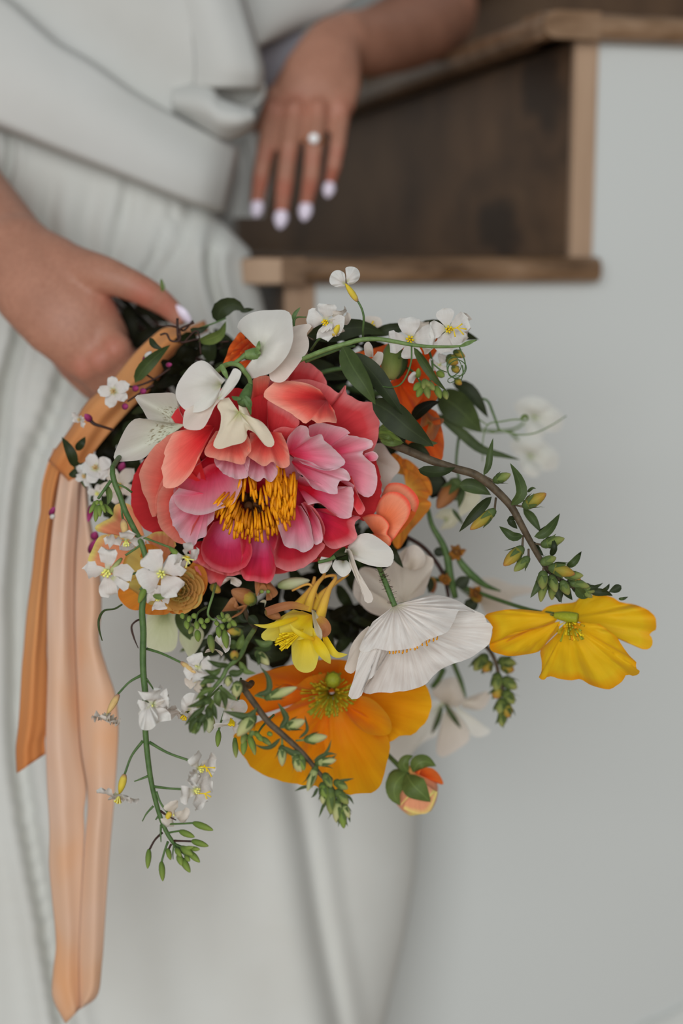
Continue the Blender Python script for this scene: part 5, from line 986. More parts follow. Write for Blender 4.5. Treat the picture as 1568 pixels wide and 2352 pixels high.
stem(s3, [(560,430,12),(400,300,40),(200,100,60)], [6,6,6], D, ST_g, G4)
D = 940
s4 = thing('sweet_pea', 'soft white sweet pea bloom with green stripes hanging near the wall below the white poppy', 'flower', P(1010, 1630, D))
a = pet(s4, (860,1160,4), [(760,1090,0),(760,1040,-2),(850,970,-4),(930,960,-6),(980,1010,-6),(1000,1110,-4),(940,1180,0)], D, W_pnk, G4, 'flower', cup=-8)
pet(a, (850,1130,4), [(760,1120,0),(640,1280,0),(480,1400,0),(440,1480,0),(450,1560,2),(540,1580,2),(680,1440,0),(790,1380,-2)], D, W_pea, G4, cup=-6)
pet(a, (880,1160,2), [(830,1240,-4),(790,1470,-6),(800,1520,-6),(835,1535,-6),(940,1480,-6),(1030,1400,-5),(1000,1300,-4),(940,1220,-2)], D, W_pnk, G4, cup=-5)
pet(a, (920,1150,2), [(960,1220,0),(1080,1290,0),(1180,1340,2),(1160,1370,2),(1080,1390,2),(980,1330,0)], D, W_pea, G4, cup=-4); pet(a, (950,1130,2), [(980,1110,0),(1080,1120,0),(1140,1060,2),(1180,1080,2),(1120,1190,2),(980,1180,0)], D, W_pnk, G4, cup=3)
for p in ([(850,1150,-8),(900,1230,-10),(970,1330,-8)], [(830,1170,-6),(800,1270,-8),(755,1370,-6)]): leaf(s4, p, 6, D, L_md, G4, 'sepal', 'needle')
stem(s4, [(900,820,-20),(930,900,-14),(970,1000,-8),(995,1100,-4)], [6,5.5,4], D, ST_g, G4); stem(s4, [(760,1030,-8),(800,980,-10),(840,900,-14)], [6,7,7], D, ST_g, G4)
D = 985
s5 = thing('sweet_pea', 'faint white sweet pea blooms far out near the wall beside the tendrils', 'flower', P(1230, 1010, D))
for k, (c_, s_) in enumerate((((1180,320),(1,0)), ((1150,600),(0,1)))):
    x, y = c_; f_ = None
    for O_ in ([(-120,20,0),(-170,-80,0),(-60,-150,-4),(80,-130,-4),(170,-40,0),(120,60,2)], [(60,20,0),(160,-60,0),(240,10,2),(220,130,4),(110,150,2)], [(-100,30,0),(-60,160,-4),(60,200,-4),(120,120,0)]):
        f_ = pet(f_ or s5, (x, y+20, 4), [(x+a*.85, y+b*.85, z) for a, b, z in O_], D, W_pea, G1, 'petal' if f_ else 'flower', cup=-6)
stem(s5, [(700,420,-20),(900,440,-12),(1050,420,-4),(1150,340,2)], [4,3.4,3], D, ST_l, G1); stem(s5, [(1000,440,-6),(1080,520,-2),(1140,600,2)], [3.4,3,3], D, ST_l, G1)
D = 960
s6 = thing('sweet_pea', 'pale bloom in soft shade behind the poppies, above the yellow one', 'flower', P(1160, 1370, D))
a = pet(s6, (1090,400,4), [(1040,500,2),(1020,400,0),(1080,260,-2),(1200,240,-2),(1330,290,0),(1480,310,2),(1500,340,2),(1330,390,0),(1340,480,2),(1200,520,2)], D, W_pnk, G4, 'flower', cup=-5)
pet(a, (1100,420,0), [(1060,330,-4),(1140,300,-8),(1260,350,-8),(1300,470,-4),(1150,520,-2)], D, W_pnk, G4, cup=-4); stem(s6, [(1080,400,6),(950,300,-30),(850,200,-60)], [5,5,5], D, ST_g, G4)
D = 905
s7 = thing('sweet_pea', 'pale cream bloom glimpsed between the arching brown stem and the peach cupped one', 'flower', P(1060, 1190, D))
a = pet(s7, (640,900,4), [(600,880,0),(670,850,-2),(760,880,-2),(800,910,0),(740,1000,0),(640,1060,2)], D, W_crm, G1, 'flower', cup=-5); pet(a, (540,1080,4), [(460,1060,2),(520,1000,0),(600,1000,-2),(640,1060,0),(600,1130,2),(500,1150,4)], D, W_crm, G1, cup=-5)
stem(s7, [(620,930,0),(500,850,-10),(380,760,-20)], [5,5,5], D, ST_g, G1)
D = 835
s8 = thing('sweet_pea', 'greyish white petals between the peony rim and the amber bloom', 'flower', P(880, 1060, D))
pet(s8, (30,650,8), [(0,560,2),(40,530,0),(90,530,-2),(140,600,-4),(208,680,-4),(210,720,-3),(160,780,-2),(120,850,0),(90,860,2),(50,780,4)], D, W_pnk, G1, 'flower', cup=-4); stem(s8, [(40,680,10),(-60,600,40)], [5,5], D, ST_g, G1)

# ------------------------------------------------------------------ small white radish flowers behind the sweet pea vine
def radish(label, c, D): return thing('radish_spray', label, 'flower', P(c[0], c[1], D), GR)
D = 785
r1 = radish('single small white flower on a thin stalk standing highest, in front of the oak nosing', (800, 660), D)
stem(r1, [(575,560,16),(575,500,6),(580,400,0),(565,340,0),(538,288,0)], [2.8,2.6,2.4], D, ST_g, F2); bud(r1, (535,288,0), (448,160,-4), 7.5, D, CAL_y, F2, 'calyx')
f_ = pet(r1, (447,165,-3), [(440,190,-4),(380,185,-4),(338,160,-4),(336,115,-4),(360,75,-6),(400,64,-6),(440,85,-6),(450,125,-5)], D, W_rad, F2, 'flower', cup=-3, ruf=.6); pet(f_, (458,150,-2), [(452,110,-3),(470,85,-4),(447,50,-3),(480,38,-3),(530,50,-3),(553,90,-2),(545,130,-2),(500,165,-2),(470,168,-2)], D, W_rad, F2, cup=-3, ruf=.6)
r2 = radish('cluster of small white flowers with yellow throats just behind the topmost sweet pea', (755, 740), D)
stem(r2, [(200,640,20),(260,560,8),(330,520,4),(370,470,0)], [2.8,2.6,2.4], D, ST_g, F2)
cross(r2, (310,430,-2), (-.2,.4,-.8), 46, D, W_rad, 4, .25, F2, .1, w=.72, smat=STA_y); cross(r2, (400,440,2), (.5,.5,-.5), 36, D, W_pnk, 4, .3, F2, .6, w=.7); bud(r2, (360,540,0), (405,450,-4), 7.5, D, CAL_y, F2, 'calyx')
for q in ((270,510),(300,500),(330,490)): leaf(r2, [(350,440,-4),((350+q[0])/2,480,-6),q+(-4,)], 5, D, W_rad, F2, 'petal', 'spoon')
leaf(r2, [(75,460,10),(80,390,8),(125,330,8)], 5, D, ST_g, F2, 'bract', 'needle'); stem(r2, [(75,480,8),(90,410,8),(165,402,6)], [2.6,2.2,1.6], D, ST_g, F2)
D = 800
r3 = radish('pair of white four-petalled flowers with yellow centres above the orange bloom', (960, 770), D)
stem(r3, [(760,760,30),(840,690,12),(900,600,6)], [3,2.8,2.6], D, ST_g, F2)
cross(r3, (915,560,-8), (-.1,.2,-1), 52, D, W_rad, 4, .1, F2, .3, w=.7, smat=STA_y); cross(r3, (985,560,-2), (.3,.1,-.9), 40, D, W_pnk, 3, .3, F2, .9, w=.8, stam=False)
r4 = radish('white flower with long yellow stamens at the outer end of the sweet pea vine', (1035, 750), D)
stem(r4, [(1040,640,14),(1040,560,8),(1080,460,4),(1160,470,0)], [3,2.8,2.6], D, ST_g, F2)
cross(r4, (1185,490,-4), (.15,.15,-1), 50, D, W_rad, 5, .2, F2, .2, w=.6, smat=STA_y); cross(r4, (1270,480,4), (.8,.2,-.5), 34, D, W_pnk, 3, .3, F2, .6, w=.8, smat=STA_y)
for q in ((1320,490),(1300,530),(1240,545),(1290,450)): stem(r4, [(1200,490,-8),((1200+q[0])/2,480,-12),q+(-12,)], [1.1,1,1.8], D, STA_y, F2, 'stamen', 6, 5)
D = 812
r5 = radish('tiny bud cluster with one white petal in front of the orange bloom', (970, 880), D)
stem(r5, [(880,760,20),(940,800,6),(990,870,0),(1030,900,-2)], [3,2.6,2.4], D, ST_g, F2); stem(r5, [(1050,640,8),(1075,740,2),(1060,860,0)], [3,2.6,2.4], D, ST_g, F2)
pet(r5, (960,830,0), [(935,880,-2),(905,870,-3),(900,840,-4),(940,795,-4),(975,810,-4),(978,850,-3)], D, W_rad, F2, cup=-3)
for a_, b_, r in (((970,840),(975,770),7),((990,880),(940,930),9),((1000,900),(965,980),9),((1020,880),(1050,990),9),((1040,870),(1090,930),9),((1020,850),(1010,920),8),((1100,900),(1135,990),9),((1160,930),(1180,995),8),((1110,800),(1160,830),9),((1010,860),(1060,900),8)): bud(r5, a_+(-2,), b_+(-6,), r, D, rnd.choice((BUD_l, BUD_g)), F2)
for a_, b_, r in (((1180,690),(1260,740),13),((1230,650),(1310,690),9),((1220,760),(1270,800),9),((1240,850),(1285,890),8)): cb(r5, a_+(4,), b_+(2,), r, D, BUD_y, F2, None, 4)
cross(r5, (1130,745,4), (0,.3,-1), 26, D, W_rad, 3, .2, F2, .4, w=.8, stam=False)
r6 = radish('small folded pinkish white flower on the orange bloom beside the green pods', (855, 820), 800)
f_ = pet(r6, (640,690,0), [(590,690,-2),(585,600,-4),(615,580,-4),(645,620,-4),(650,690,-3)], 800, W_pnk, F2, 'flower', cup=-3); pet(f_, (640,700,0), [(600,740,-2),(640,770,-3),(700,750,-4),(718,660,-4),(680,650,-3)], 800, W_pnk, F2, cup=-3)
r7 = radish('translucent petal with yellow stamens half behind the dark leaf by the nosing', (855, 745), 830)
f_ = pet(r7, (610,510,4), [(590,500,0),(590,400,-2),(640,395,-2),(700,410,-2),(712,460,-2),(660,490,0)], 830, W_pnk, F2, 'flower', cup=-3)
for q in ((650,430),(625,450),(660,460)): stem(r7, [(610,505,0),((610+q[0])/2,470,-4),q+(-5,)], [1.2,1.2,2.4], 830, STA_y, F2, 'stamen', 6, 5)
D = 760
r8 = radish('small white flowers and bud tips tucked beside the green spike over the skirt', (480, 1540), D)
bud(r8, (90,1180,0), (290,1330,-6), 6.5, D, CAL_b, H4, 'calyx'); stem(r8, [(-370,1000,10),(-180,1060,6),(90,1185,0)], [3.4,3,2.8], D, ST_g, H4)
cross(r8, (330,1250,-4), (-.2,-.3,-.9), 34, D, W_rad, 4, .3, H4, .5, w=.8, stam=False); cross(r8, (330,1420,-2), (-.4,.5,-.8), 34, D, W_pnk, 4, .4, H4, .2, w=.6, stam=False)
D = 778
r9 = radish('white flowers with yellow stamens below the leafy spike, against the skirt', (490, 1630), D)
cross(r9, (150,1880,0), (-.3,.8,-.5), 46, D, W_rad, 4, .3, H4, .1, w=.85, smat=STA_y)
pet(r9, (200,1840,-4), [(100,1850,-6),(100,1680,-8),(200,1595,-9),(320,1630,-8),(345,1760,-7),(270,1870,-5)], D, W_rad, H4, cup=-4, ruf=1)
g = pet(r9, (680,1800,0), [(540,1780,-2),(550,1700,-4),(690,1650,-6),(800,1690,-6),(850,1800,-4),(760,1960,-4),(640,1960,-2)], D, W_rad, H4, 'flower', cup=-4, ruf=1); pet(g, (760,1830,-4), [(745,1780,-6),(820,1710,-8),(930,1690,-8),(990,1780,-8),(960,1860,-7),(840,1870,-6)], D, W_rad, H4, cup=-3)
pet(g, (700,2040,-4), [(540,2080,-6),(535,2020,-8),(650,2000,-9),(760,2010,-9),(760,2070,-8)], D, W_rad, H4, cup=-3); pet(g, (800,2030,-4), [(780,1980,-6),(860,1990,-8),(900,2080,-8),(820,2140,-6),(780,2080,-4)], D, W_rad, H4, cup=-3)
for i in range(6): stem(r9, [(760,1940,-6),(750+i*12,1990,-10),(730+i*14,2030+8*(i % 3),-12)], [1.2,1.2,2.4], D, STA_y, H4, 'stamen', 6, 5)
for a_, b_, r, m_ in (((480,1900),(470,2140),13,PALE_g),((600,2100),(585,2330),7,BUD_l),((820,2200),(815,2400),6,BUD_l)): bud(r9, a_+(0,), b_+(-2,), r, D, m_, H4)
stem(r9, [(760,1960,0),(860,1700,6),(900,1400,20)], [3,3,3], D, ST_g, H4); stem(r9, [(600,2100,0),(640,1960,0),(680,1840,2)], [2.4,2.4,2.4], D, ST_g, H4); stem(r9, [(160,1860,2),(420,1700,6),(640,1500,16)], [2.6,2.6,2.6], D, ST_g, H4)
D = 775
r10 = radish('hanging clusters of lime green radish buds on thin stalks under the ranunculus', (500, 1430), D)
stem(r10, [(560,120,20),(520,280,4),(455,530,0),(490,590,-2),(580,620,-2)], [3.4,3,2.8], D, ST_l, H4); stem(r10, [(430,440,20),(320,520,4),(290,640,0)], [3,2.6,2.4], D, ST_g, H4)
for a_, b_, r in (((590,700),(610,855),7),((670,740),(710,1000),9),((480,810),(520,1060),9),((310,750),(325,910),8),((250,700),(200,800),7),((300,630),(310,740),7),((350,590),(380,670),7),((380,660),(420,730),6),((160,620),(180,740),7),((430,600),(470,640),8),((640,550),(670,540),9),((690,580),(660,620),9),((700,560),(740,575),8),((740,620),(840,690),8),((720,680),(770,700),8),((630,670),(660,740),7),((720,600),(760,600),8),((620,560),(600,600),8),((560,630),(590,690),6),((250,530),(290,590),7),((100,520),(120,600),6),((210,560),(190,640),6)): bud(r10, a_+(-4+rnd.uniform(-3, 3),), b_+(-6,), r, D, rnd.choice((BUD_l, BUD_l, BUD_g)), H4)
pet(r10, (640,980,2), [(545,890,0),(560,830,-2),(640,780,-3),(740,790,-3),(765,900,-2),(740,1020,-2),(690,1060,-1)], D, W_rad, H4, cup=-3); pet(r10, (560,1020,2), [(410,1060,0),(440,1010,-2),(540,1000,-2),(660,1060,-2),(640,1100,0)], D, W_pnk, H4, cup=-2)
D = 752
r11 = radish('cluster of green buds hanging in front of the golden poppy low at its edge', (560, 1690), D)
stem(r11, [(560,1230,20),(480,1310,6),(440,1370,0)], [2.8,2.6,2.4], D, ST_g, G3)
for a_, b_, r in (((280,1410),(288,1540),7),((350,1400),(340,1520),8),((380,1370),(420,1500),8),((400,1400),(425,1520),7),((470,1390),(545,1450),7),((360,1360),(330,1440),8),((440,1370),(480,1420),7),((420,1350),(460,1390),7),((515,1360),(550,1375),6)): bud(r11, a_+(-2,), b_+(-4,), r, D, rnd.choice((BUD_g, BUD_l)), G3)

# ------------------------------------------------------------------ tan dried bells in the shade between peony and columbine
D = 812
tb = thing('bellflower', 'faded tan bell flowers in shade between the coral peony and the columbine', 'flower', P(560, 1380, D))
stem(tb, [(1100,720,20),(1000,600,10),(960,500,4),(940,300,4)], [5,5,4], D, ST_b, H4)
bud(tb, (1080,360,0), (770,210,-6), 20, D, B_bel, H4, 'bell'); cb(tb, (1090,360,-2), (900,270,-6), 17, D, BUD_y, H4, None, 4, .4)
pet(tb, (900,480,4), [(640,500,0),(680,440,-4),(790,300,-6),(830,330,-6),(800,440,-6),(990,400,-4),(900,530,-2),(740,600,-2)], D, B_bel, H4, 'bell', cup=-5); pet(tb, (1180,60,0), [(1085,60,0),(1090,180,-4),(1115,300,-4),(1150,230,-5),(1280,230,-5),(1310,320,-4),(1400,250,-2),(1300,100,0)], D, B_bel, H4, 'bell', cup=-5)
pet(tb, (1240,200,0), [(1130,290,-4),(1160,220,-6),(1280,200,-6),(1320,330,-4),(1240,350,-2)], D, B_bel, H4, 'bell', cup=4); pet(tb, (1220,380,2), [(1150,370,0),(1200,340,-2),(1240,350,-2),(1220,440,-1)], D, W_crm, H4, 'petal')
for x, y in ((1165,225),(1250,225)): bud(tb, (x,y,-8), (x+40,y+6,-10), 5, D, BUD_l, H4, 'anther')
for p, hw in (([(860,480),(900,600),(1000,640)],9), ([(740,700),(840,700),(960,700)],6), ([(1000,560),(1100,650),(1130,700)],12)): br(tb, [q+(0,) for q in p], hw, D, H4, L_dk)
bud(tb, (500,140,0), (620,240,-4), 11, D, BUD_y, H4); pet(tb, (760,60,4), [(630,150,0),(700,40,-2),(800,30,-2),(910,100,-2),(870,165,-2),(760,120,-1)], D, W_pnk, H4, 'petal', cup=-3, ruf=1)
bud(tb, (590,300,4), (820,260,0), 14, D, PALE_g, G3)
D = 880
for i in range(26):
    x = rnd.uniform(418, 560); y = rnd.uniform(1370, 1500); t = rnd.uniform(.6, 2.6); l = rnd.uniform(14, 26)
    leaf(tb, [(x, y, -6), (x+l*math.cos(t), y+l*math.sin(t), -12), (x+2*l*math.cos(t+.2), y+2*l*math.sin(t+.2), -8)], rnd.uniform(5, 9), D, rnd.choice((L_md, L_dk, L_md, L_lt)), ID, roll=rnd.uniform(-40, 40), n=7)
tc_ = thing('bellflower', 'brown star shaped seed heads on green stems in shade above the white poppy', 'flower', P(1050, 1300, D))
stem(tc_, [(430,880,0),(480,1080,0),(600,1290,0),(660,1450,0),(700,1700,0),(760,1950,2)], [5,6,7.5,9,9,7], D, ST_g, H5, n=36); stem(tc_, [(780,1450,0),(850,1560,0),(960,1680,0),(1120,1800,2),(1300,1870,6)], [6,9,9,6,2], D, ST_g, H5, n=30)
stem(tc_, [(180,1220,-4),(360,1330,-2),(500,1480,0),(620,1680,0),(680,1940,2)], [5,5,5,4], D, ST_d, H5, n=30)
for c_, s_ in (((770,1400),34), ((640,1740),26), ((1010,1900),28)):
    g = bud(tc_, (c_[0], c_[1]+20, 0), (c_[0], c_[1]-40, -6), s_*.4, D, B_amb, H5, 'seed_head')
    for i in range(5):
        t = i*1.257+rnd.uniform(-.35, .35); l = s_*rnd.uniform(.65, 1.15); leaf(g, [(c_[0], c_[1], -4), (c_[0]+l*2.0*math.cos(t), c_[1]+l*2.0*math.sin(t), -8), (c_[0]+l*3.6*math.cos(t), c_[1]+l*3.6*math.sin(t), rnd.uniform(-9, 6))], s_*.34, D, B_amb, H5, 'sepal', cup=.5, n=6, roll=rnd.uniform(-40, 40))
for p, hw in (([(500,1380),(560,1400),(650,1420)],12), ([(780,1820),(850,1760),(940,1700)],16), ([(880,1980),(960,2040),(1020,1960)],16), ([(440,1700),(460,1820),(440,1900)],10)): leaf(tc_, [q+(0,) for q in p], hw, D, L_dk, H5)
bud(tc_, (470,1700,4), (490,1900,4), 12, D, B_sep, H5); bud(tc_, (780,560,-10), (540,880,-14), 20, D, B_bel, H5, 'bell'); calyx(tc_, (800,540,-10), (640,760,-12), 20, D, H5, 5, .8)
bud(tc_, (960,1840,2), (1060,2010,0), 16, D, BUD_y, H5); leaf(tc_, [(720,880,0),(780,960,0),(860,1080,2)], 5, D, L_md, H5); leaf(tc_, [(830,560,-6),(830,700,-10),(800,880,-8)], 10, D, L_md, H5)
leaf(tc_, [(620,560,0),(480,560,0),(380,520,0),(320,440,0)], 30, D, L_dk, H5); leaf(tc_, [(400,540,4),(500,600,2),(480,760,2)], 34, D, L_bk, H5)
D = 815
tbud = thing('bellflower', 'tight green bud among the dark leaves between peony and orange bloom', 'flower', P(892, 995, D))
for a_, b_, r in (((690,1230),(820,1290),17),((700,1260),(860,1310),15),((760,1190),(855,1215),11),((720,1200),(800,1230),14)): bud(tbud, a_+(-8,), b_+(-14,), r, D, BUD_l, F2)
for p, hw in (([(690,1210,-14),(760,1190,-18),(850,1230,-16)],9), ([(700,1290,-14),(790,1310,-18),(870,1305,-14)],9), ([(690,1250,-16),(760,1270,-22),(800,1300,-18)],6)): leaf(tbud, p, hw, D, L_lt, F2, 'sepal')
stem(tbud, [(700,1240,-8),(600,1180,20)], [5,5], D, ST_g, F2)
bp = pet(tbud, (1050,1170,10), [(980,1210,6),(1020,1070,2),(1080,1120,0),(1160,1140,2),(1130,1190,2),(1080,1290,4),(1020,1270,6)], 830, B_bel, F2, 'bell', cup=6)
leaf(tbud, [(930,1150,14),(980,1080,10),(1060,1030,8),(1130,1010,8)], 15, D, L_bk, F2); leaf(tbud, [(900,1320,14),(980,1340,8),(1060,1400,6)], 10, D, L_dk, F2); leaf(tbud, [(960,1300,10),(1040,1310,6),(1115,1310,6)], 9, D, L_md, F2)

# ------------------------------------------------------------------ jasmine sprigs by the hand
D = 840
ja = thing('jasmine', 'dark jasmine sprig with small white stars and magenta buds across the peach ribbon', 'flower', P(290, 900, D), 'jasmine sprigs')
stem(ja, [(760,180,10),(690,250,0),(668,230,-4),(665,320,-6),(600,320,-6),(570,270,-6),(525,280,-6)], [2.4,2.4,2.4], D, ST_d, F1); stem(ja, [(660,230,-4),(600,215,-6),(540,215,-6),(510,210,-6)], [2,2,1.6], D, ST_d, F1)
stem(ja, [(650,160,-6),(650,230,-6),(668,330,-4),(800,310,-2),(960,330,0),(1020,325,0)], [3,2.6,2.2,1.8], D, ST_d, F1); stem(ja, [(700,330,-2),(790,250,-4),(820,420,-2)], [2,2,1.6], D, ST_d, F1); stem(ja, [(660,240,-6),(700,220,-6),(770,190,-6)], [2.4,2.2,2.6], D, ST_d, F1)
stem(ja, [(480,600,-4),(420,560,-6),(375,510,-6),(410,475,-6)], [2.2,2.2,3.4], D, ST_d, F1); bud(ja, (405,480,-6), (460,395,-8), 8, D, BUD_m, F1); bud(ja, (415,440,-9), (465,400,-10), 6, D, W_rad, F1, 'bud')
stem(ja, [(600,520,-2),(480,600,-4),(350,650,-6),(270,650,-8)], [2.4,2.4,2], D, ST_d, F1); stem(ja, [(480,640,-2),(380,700,-4),(290,760,-6)], [3,2.6,2], D, ST_d, F1)
for x, y, r in ((350,665,8),(405,685,8),(275,795,8),(590,495,6)): bud(ja, (x-20, y+4, -6), (x+20, y-4, -8), r, D, BUD_m, F1)
cross(ja, (190,685,-10), (0,.1,-1), 36, D, W_rad, 5, .05, F1, .1, prof='oval', w=.5, smat=CAL_b)
stem(ja, [(190,965,0),(110,940,-4),(50,920,-4),(10,880,-4)], [3,3.2,5], D, ST_d, F1); bud(ja, (30,900,-4), (-18,850,-6), 9, D, BUD_m, F1); cross(ja, (-50,885,-2), (-.5,.4,-.6), 22, D, W_rad, 4, .4, F1, .3, prof='oval', w=.5, smat=CAL_b)
leaf(ja, [(345,625,-8),(400,530,-12),(500,430,-12),(600,350,-6)], 17, D, L_md, F1, roll=15); leaf(ja, [(455,300,-6),(480,350,-8),(545,385,-8)], 8, D, L_dk, F1)
leaf(ja, [(800,330,-2),(880,310,-6),(960,270,-6),(1000,180,-2)], 16, D, L_lt, F1, roll=30); leaf(ja, [(940,190,4),(960,100,0),(1060,60,0),(1140,110,2)], 22, D, L_dk, F1, roll=10); leaf(ja, [(1100,110,2),(1160,100,2),(1205,95,4)], 6, D, L_dk, F1); leaf(ja, [(740,240,0),(800,250,-2),(880,215,0)], 8, D, L_dk, F1)
stem(ja, [(780,240,2),(900,200,0),(1000,160,0)], [2,2,1.6], D, ST_g, F1); leaf(ja, [(370,640,30),(372,660,30),(366,655,30)], 4, D, L_lt, ID)
leaf(ja, [(372,670,60),(374,655,58),(370,646,58)], 5, D, L_lt, ID)
D = 850
jb = thing('jasmine', 'jasmine sprig with pointed dark leaves and white stars over the ribbon fold', 'flower', P(205, 1060, D), 'jasmine sprigs')
for p, hw, m_ in (([(560,960,-4),(540,870,-10),(500,790,-10),(462,730,-6)], 13, L_dk), ([(570,830,-4),(610,780,-8),(640,728,-6)], 10, L_dk), ([(540,980,-4),(560,1000,-6),(590,1010,-4)], 14, L_dk), ([(590,930,-6),(680,990,-12),(740,1060,-10),(800,1100,-6)], 13, L_dk), ([(560,900,0),(600,1000,-2),(640,1120,0)], 10, L_md), ([(680,1180,0),(720,1200,-2),(700,1230,0)], 12, L_dk), ([(780,1330,0),(820,1290,-2),(860,1330,0)], 10, L_dk)): leaf(jb, p, hw, D, m_, G8)
cross(jb, (715,965,-12), (.1,-.2,-1), 36, D, W_rad, 5, .1, G8, .2, prof='oval', w=.55, smat=CAL_b); cross(jb, (640,1020,-6), (-.4,.3,-.8), 28, D, W_rad, 4, .3, G8, .5, prof='oval', w=.5, smat=CAL_b); cross(jb, (730,1150,-4), (0,.4,-.9), 26, D, W_rad, 4, .2, G8, .1, prof='oval', w=.5)
cross(jb, (890,1095,-10), (.1,.1,-1), 46, D, W_pnk, 5, .1, G8, .35, prof='oval', w=.42, smat=CAL_y)
stem(jb, [(900,950,20),(820,1050,4),(740,1010,0),(590,960,-4),(560,900,-6)], [2.6,2.4,2], D, ST_d, G8)
for a_, b_, r in (((900,990),(930,920),9),((690,1240),(660,1370),8),((700,1500),(720,1440),10),((670,1600),(720,1500),9),((375,1320),(410,1255),7)): bud(jb, a_+(-2,), b_+(-4,), r, D, BUD_m, G8)
bud(jb, (385,1335,-4), (405,1320,-8), 6, D, W_rad, G8)
D = 830
w2 = thing('petal_curl', 'single curled cream petal under the lime bud cluster', 'petal', P(240, 1210, D))
pet(w2, (790,1350,0), [(720,1440,0),(720,1400,-3),(780,1370,-5),(820,1340,-5),(824,1380,-6),(780,1420,-5)], D, W_crm, G8, cup=-5)
D = 835
pg2 = thing('hellebore', 'pale green drooping petals under the apricot ranunculus', 'flower', P(400, 1450, D))
pet(pg2, (380,1400,8), [(340,1400,2),(333,1450,0),(340,1490,0),(365,1498,-2),(400,1492,-2),(408,1440,-2),(400,1405,0)], D, PALE_g, ID, cup=-5); pet(pg2, (430,1430,6), [(413,1440,2),(412,1470,0),(425,1495,-2),(436,1511,-2),(455,1490,-2),(468,1455,0),(455,1435,2)], D, PALE_g, ID, cup=-5)
leaf(pg2, [(410,1400,0),(425,1440,-4),(445,1475,-2)], 18, D, L_md, ID); leaf(pg2, [(430,1515,4),(450,1490,2),(490,1460,4)], 10, D, L_dk, ID); stem(pg2, [(420,1420,4),(470,1340,30)], [5,5], D, ST_g, ID)

# ------------------------------------------------------------------ dark greenery filling the middle, bound stems
D = 885
gr = thing('foliage', 'deep green leaves and twigs filling the middle of the bouquet behind the flowers', 'foliage', P(620, 1120, D))
rl = random.Random(5)
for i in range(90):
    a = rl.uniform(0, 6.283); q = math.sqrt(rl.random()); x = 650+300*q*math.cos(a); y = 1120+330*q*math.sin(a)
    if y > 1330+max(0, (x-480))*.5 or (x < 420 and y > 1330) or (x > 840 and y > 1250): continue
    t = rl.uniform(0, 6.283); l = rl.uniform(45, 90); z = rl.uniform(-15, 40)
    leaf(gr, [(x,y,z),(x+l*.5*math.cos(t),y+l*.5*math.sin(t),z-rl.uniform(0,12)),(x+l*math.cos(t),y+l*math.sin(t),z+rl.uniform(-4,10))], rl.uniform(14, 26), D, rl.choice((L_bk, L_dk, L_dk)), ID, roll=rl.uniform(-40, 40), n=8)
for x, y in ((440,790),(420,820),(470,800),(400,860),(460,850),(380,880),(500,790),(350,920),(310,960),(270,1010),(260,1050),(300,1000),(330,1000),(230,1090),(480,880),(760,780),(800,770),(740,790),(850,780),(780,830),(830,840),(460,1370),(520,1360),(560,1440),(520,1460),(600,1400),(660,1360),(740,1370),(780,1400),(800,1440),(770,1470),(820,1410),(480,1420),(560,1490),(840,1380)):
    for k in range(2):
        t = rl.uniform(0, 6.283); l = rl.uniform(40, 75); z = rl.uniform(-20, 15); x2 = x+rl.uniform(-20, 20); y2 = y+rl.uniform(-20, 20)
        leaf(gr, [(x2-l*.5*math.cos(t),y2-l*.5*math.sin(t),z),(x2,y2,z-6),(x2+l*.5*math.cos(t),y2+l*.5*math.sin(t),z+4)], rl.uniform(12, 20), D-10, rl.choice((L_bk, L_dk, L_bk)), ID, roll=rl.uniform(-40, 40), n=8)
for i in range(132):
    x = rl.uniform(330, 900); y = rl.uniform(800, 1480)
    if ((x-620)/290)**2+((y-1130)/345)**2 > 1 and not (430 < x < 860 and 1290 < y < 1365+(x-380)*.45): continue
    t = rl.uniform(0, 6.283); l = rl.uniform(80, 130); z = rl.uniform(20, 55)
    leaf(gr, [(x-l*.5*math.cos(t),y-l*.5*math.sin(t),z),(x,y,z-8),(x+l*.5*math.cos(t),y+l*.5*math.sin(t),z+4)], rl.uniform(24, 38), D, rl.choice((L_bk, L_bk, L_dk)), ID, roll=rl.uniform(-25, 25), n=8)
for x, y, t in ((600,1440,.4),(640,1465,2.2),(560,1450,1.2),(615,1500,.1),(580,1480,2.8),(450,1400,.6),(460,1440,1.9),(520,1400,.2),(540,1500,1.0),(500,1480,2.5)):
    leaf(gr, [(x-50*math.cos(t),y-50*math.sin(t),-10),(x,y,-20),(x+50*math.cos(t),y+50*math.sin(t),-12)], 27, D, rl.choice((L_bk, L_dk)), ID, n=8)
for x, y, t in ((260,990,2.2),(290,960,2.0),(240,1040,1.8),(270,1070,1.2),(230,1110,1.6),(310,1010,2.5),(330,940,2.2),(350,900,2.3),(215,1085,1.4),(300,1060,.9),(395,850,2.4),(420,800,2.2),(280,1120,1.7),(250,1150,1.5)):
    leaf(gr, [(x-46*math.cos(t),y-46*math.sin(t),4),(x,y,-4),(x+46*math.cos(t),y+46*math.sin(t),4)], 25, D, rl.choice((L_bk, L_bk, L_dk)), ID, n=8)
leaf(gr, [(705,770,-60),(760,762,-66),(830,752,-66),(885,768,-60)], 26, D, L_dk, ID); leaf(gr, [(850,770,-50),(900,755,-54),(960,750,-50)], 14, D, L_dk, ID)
leaf(gr, [(960,745,-40),(1020,755,-42),(1100,780,-36)], 22, D, L_dk, ID, roll=20); leaf(gr, [(690,840,-40),(740,850,-44),(800,870,-40)], 24, D, L_dk, ID); stem(gr, [(700,870,-50),(760,850,-54),(800,845,-52)], [5,5,4], D, ST_g, ID)
D = 900
sb = thing('stem_bundle', 'dark bundle of flower stems gripped in the hand above the ribbon', 'stems', P(330, 760, 985))
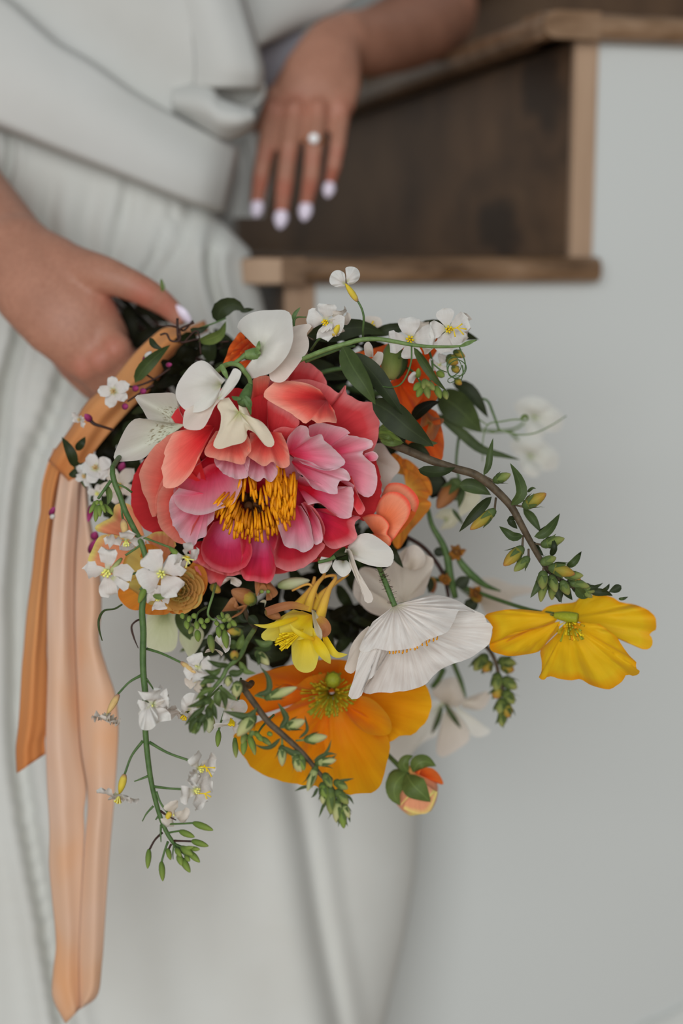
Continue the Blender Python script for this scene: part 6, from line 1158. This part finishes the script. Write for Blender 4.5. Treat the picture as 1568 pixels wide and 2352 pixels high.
for i in range(16):
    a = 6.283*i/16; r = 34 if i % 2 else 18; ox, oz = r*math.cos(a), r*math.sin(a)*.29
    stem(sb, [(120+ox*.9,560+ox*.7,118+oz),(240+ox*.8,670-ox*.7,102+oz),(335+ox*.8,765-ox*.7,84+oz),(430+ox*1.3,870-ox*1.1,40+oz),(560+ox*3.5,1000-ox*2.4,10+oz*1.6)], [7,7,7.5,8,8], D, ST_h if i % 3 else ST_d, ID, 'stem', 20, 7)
for p, hw in (([(285,705,60),(300,740,56),(310,790,60)], 16), ([(310,700,60),(350,720,56),(390,745,60)], 14), ([(300,800,58),(340,770,54),(390,745,56)], 16)): leaf(sb, p, hw, D, L_bk, ID)

# ------------------------------------------------------------------ peach silk ribbon
def silk():
    m, nt, N, L, bs, out = newmat('peach_silk')
    tc = N.new('ShaderNodeTexCoord'); n1 = nz(N, L, tc.outputs['Object'], 9, 3, .55, (1.5, 1, .8)); n2 = nz(N, L, tc.outputs['Object'], 1400, 2)
    r = ramp(N, [(.3, C(190,140,98)), (.44, C(186,152,126)), (.6, C(187,158,138)), (.74, C(188,144,108))]); L.new(n1, r.inputs[0])
    L.new(r.outputs[0], bs.inputs['Base Color']); bs.inputs['Roughness'].default_value = .5; bs.inputs['Sheen Weight'].default_value = .25; bump(N, L, bs, n2, .15, .0005)
    t = N.new('ShaderNodeBsdfTranslucent'); L.new(r.outputs[0], t.inputs['Color']); ms = N.new('ShaderNodeMixShader'); ms.inputs[0].default_value = .16
    L.new(bs.outputs[0], ms.inputs[1]); L.new(t.outputs[0], ms.inputs[2]); L.new(ms.outputs[0], out.inputs['Surface']); return m
M_silk = silk()
M_silk2 = petal_mat('amber_silk', [(0, C(188,128,74)), (.5, C(196,146,96)), (1, C(186,124,72))], .35, .3, (7, 1.2), (.85, .62, .4, 1), .1)
D = 885
rbn = thing('ribbon', 'peach silk ribbon tied round the stems with long tails hanging down the skirt', 'ribbon', P(200, 1000, D))
mk('ribbon_band', coons([(470,735,40),(423,752,14),(379,752,0),(345,776,-4),(305,814,-6),(251,878,-8),(200,922,-8),(160,985,-8),(122,1038,-6),(110,1058,-2)], [(480,760,40),(442,778,4),(391,828,-4),(353,888,-8),(305,936,-10),(257,988,-10),(215,1040,-10),(190,1080,-8),(180,1105,-4),(172,1120,0)], D, 20, 50, -9, lambda u, v: 1.8*math.sin(u*7+v*4)+.8*math.sin(u*15-v*6)), M_silk2, rbn)
mk('ribbon_tail', coons([(124,1030,4),(108,1070,2),(95,1123,2),(92,1178,2),(83,1224,2),(73,1316,2),(61,1407,2),(53,1500,2),(50,1527,2),(42,1665,0),(36,1718,0),(38,1776,0)], [(170,1035,2),(150,1065,0),(135,1117,0),(125,1178,0),(119,1239,0),(112,1331,0),(109,1440,0),(108,1499,0),(110,1542,0),(112,1669,0),(104,1692,0),(104,1732,0)], D+6, 24, 70, -5, lambda u, v: 2.4*math.sin(u*6+3*v)+.7*math.sin(u*14+v*7)), M_silk2, rbn)
mk('ribbon_tail', coons([(150,1030,2),(140,1080,0),(125,1178,-2),(116,1260,-2),(110,1340,-2),(108,1450,-2),(109,1542,-2),(105,1695,0),(107,1795,0),(113,1910,2),(112,1987,4),(119,2064,6),(128,2171,10),(121,2235,12),(120,2290,12),(150,2352,14)], [(186,1085,-6),(181,1117,-4),(176,1208,0),(171,1285,1),(170,1392,2),(171,1450,2),(176,1565,3),(184,1718,3),(198,1818,2),(193,1864,2),(194,1910,2),(190,2000,3),(186,2080,5),(182,2180,9),(182,2260,11),(184,2317,12)], D, 26, 90, -5, lambda u, v: 1.1*(1-.6*v)*math.sin(u*6+5*v)+.4*math.sin(u*11-v*9)), M_silk, rbn)
mk('ribbon_tail', coons([(184,1090,6),(179,1117,6),(174,1208,6),(169,1285,6),(168,1392,6),(169,1450,6),(174,1565,6),(183,1718,6),(199,1818,5),(200,1864,3),(196,1910,2),(190,2000,3),(186,2080,5),(182,2180,9),(182,2260,11),(184,2317,12)], [(200,1090,4),(206,1180,0),(216,1239,-2),(231,1331,-2),(233,1400,-2),(228,1470,-2),(245,1534,-2),(265,1596,-2),(272,1665,-2),(268,1757,-2),(261,1856,-1),(251,1968,0),(242,2102,3),(234,2217,8),(222,2290,10),(184,2318,12)], D, 26, 90, -6, lambda u, v: 1.2*(1-.5*v)*math.sin(u*5+6*v)+.4*math.sin(u*9-v*8)), M_silk, rbn)
for o in rbn.children: mod(o, 'SOLIDIFY', thickness=.0005, offset=1)
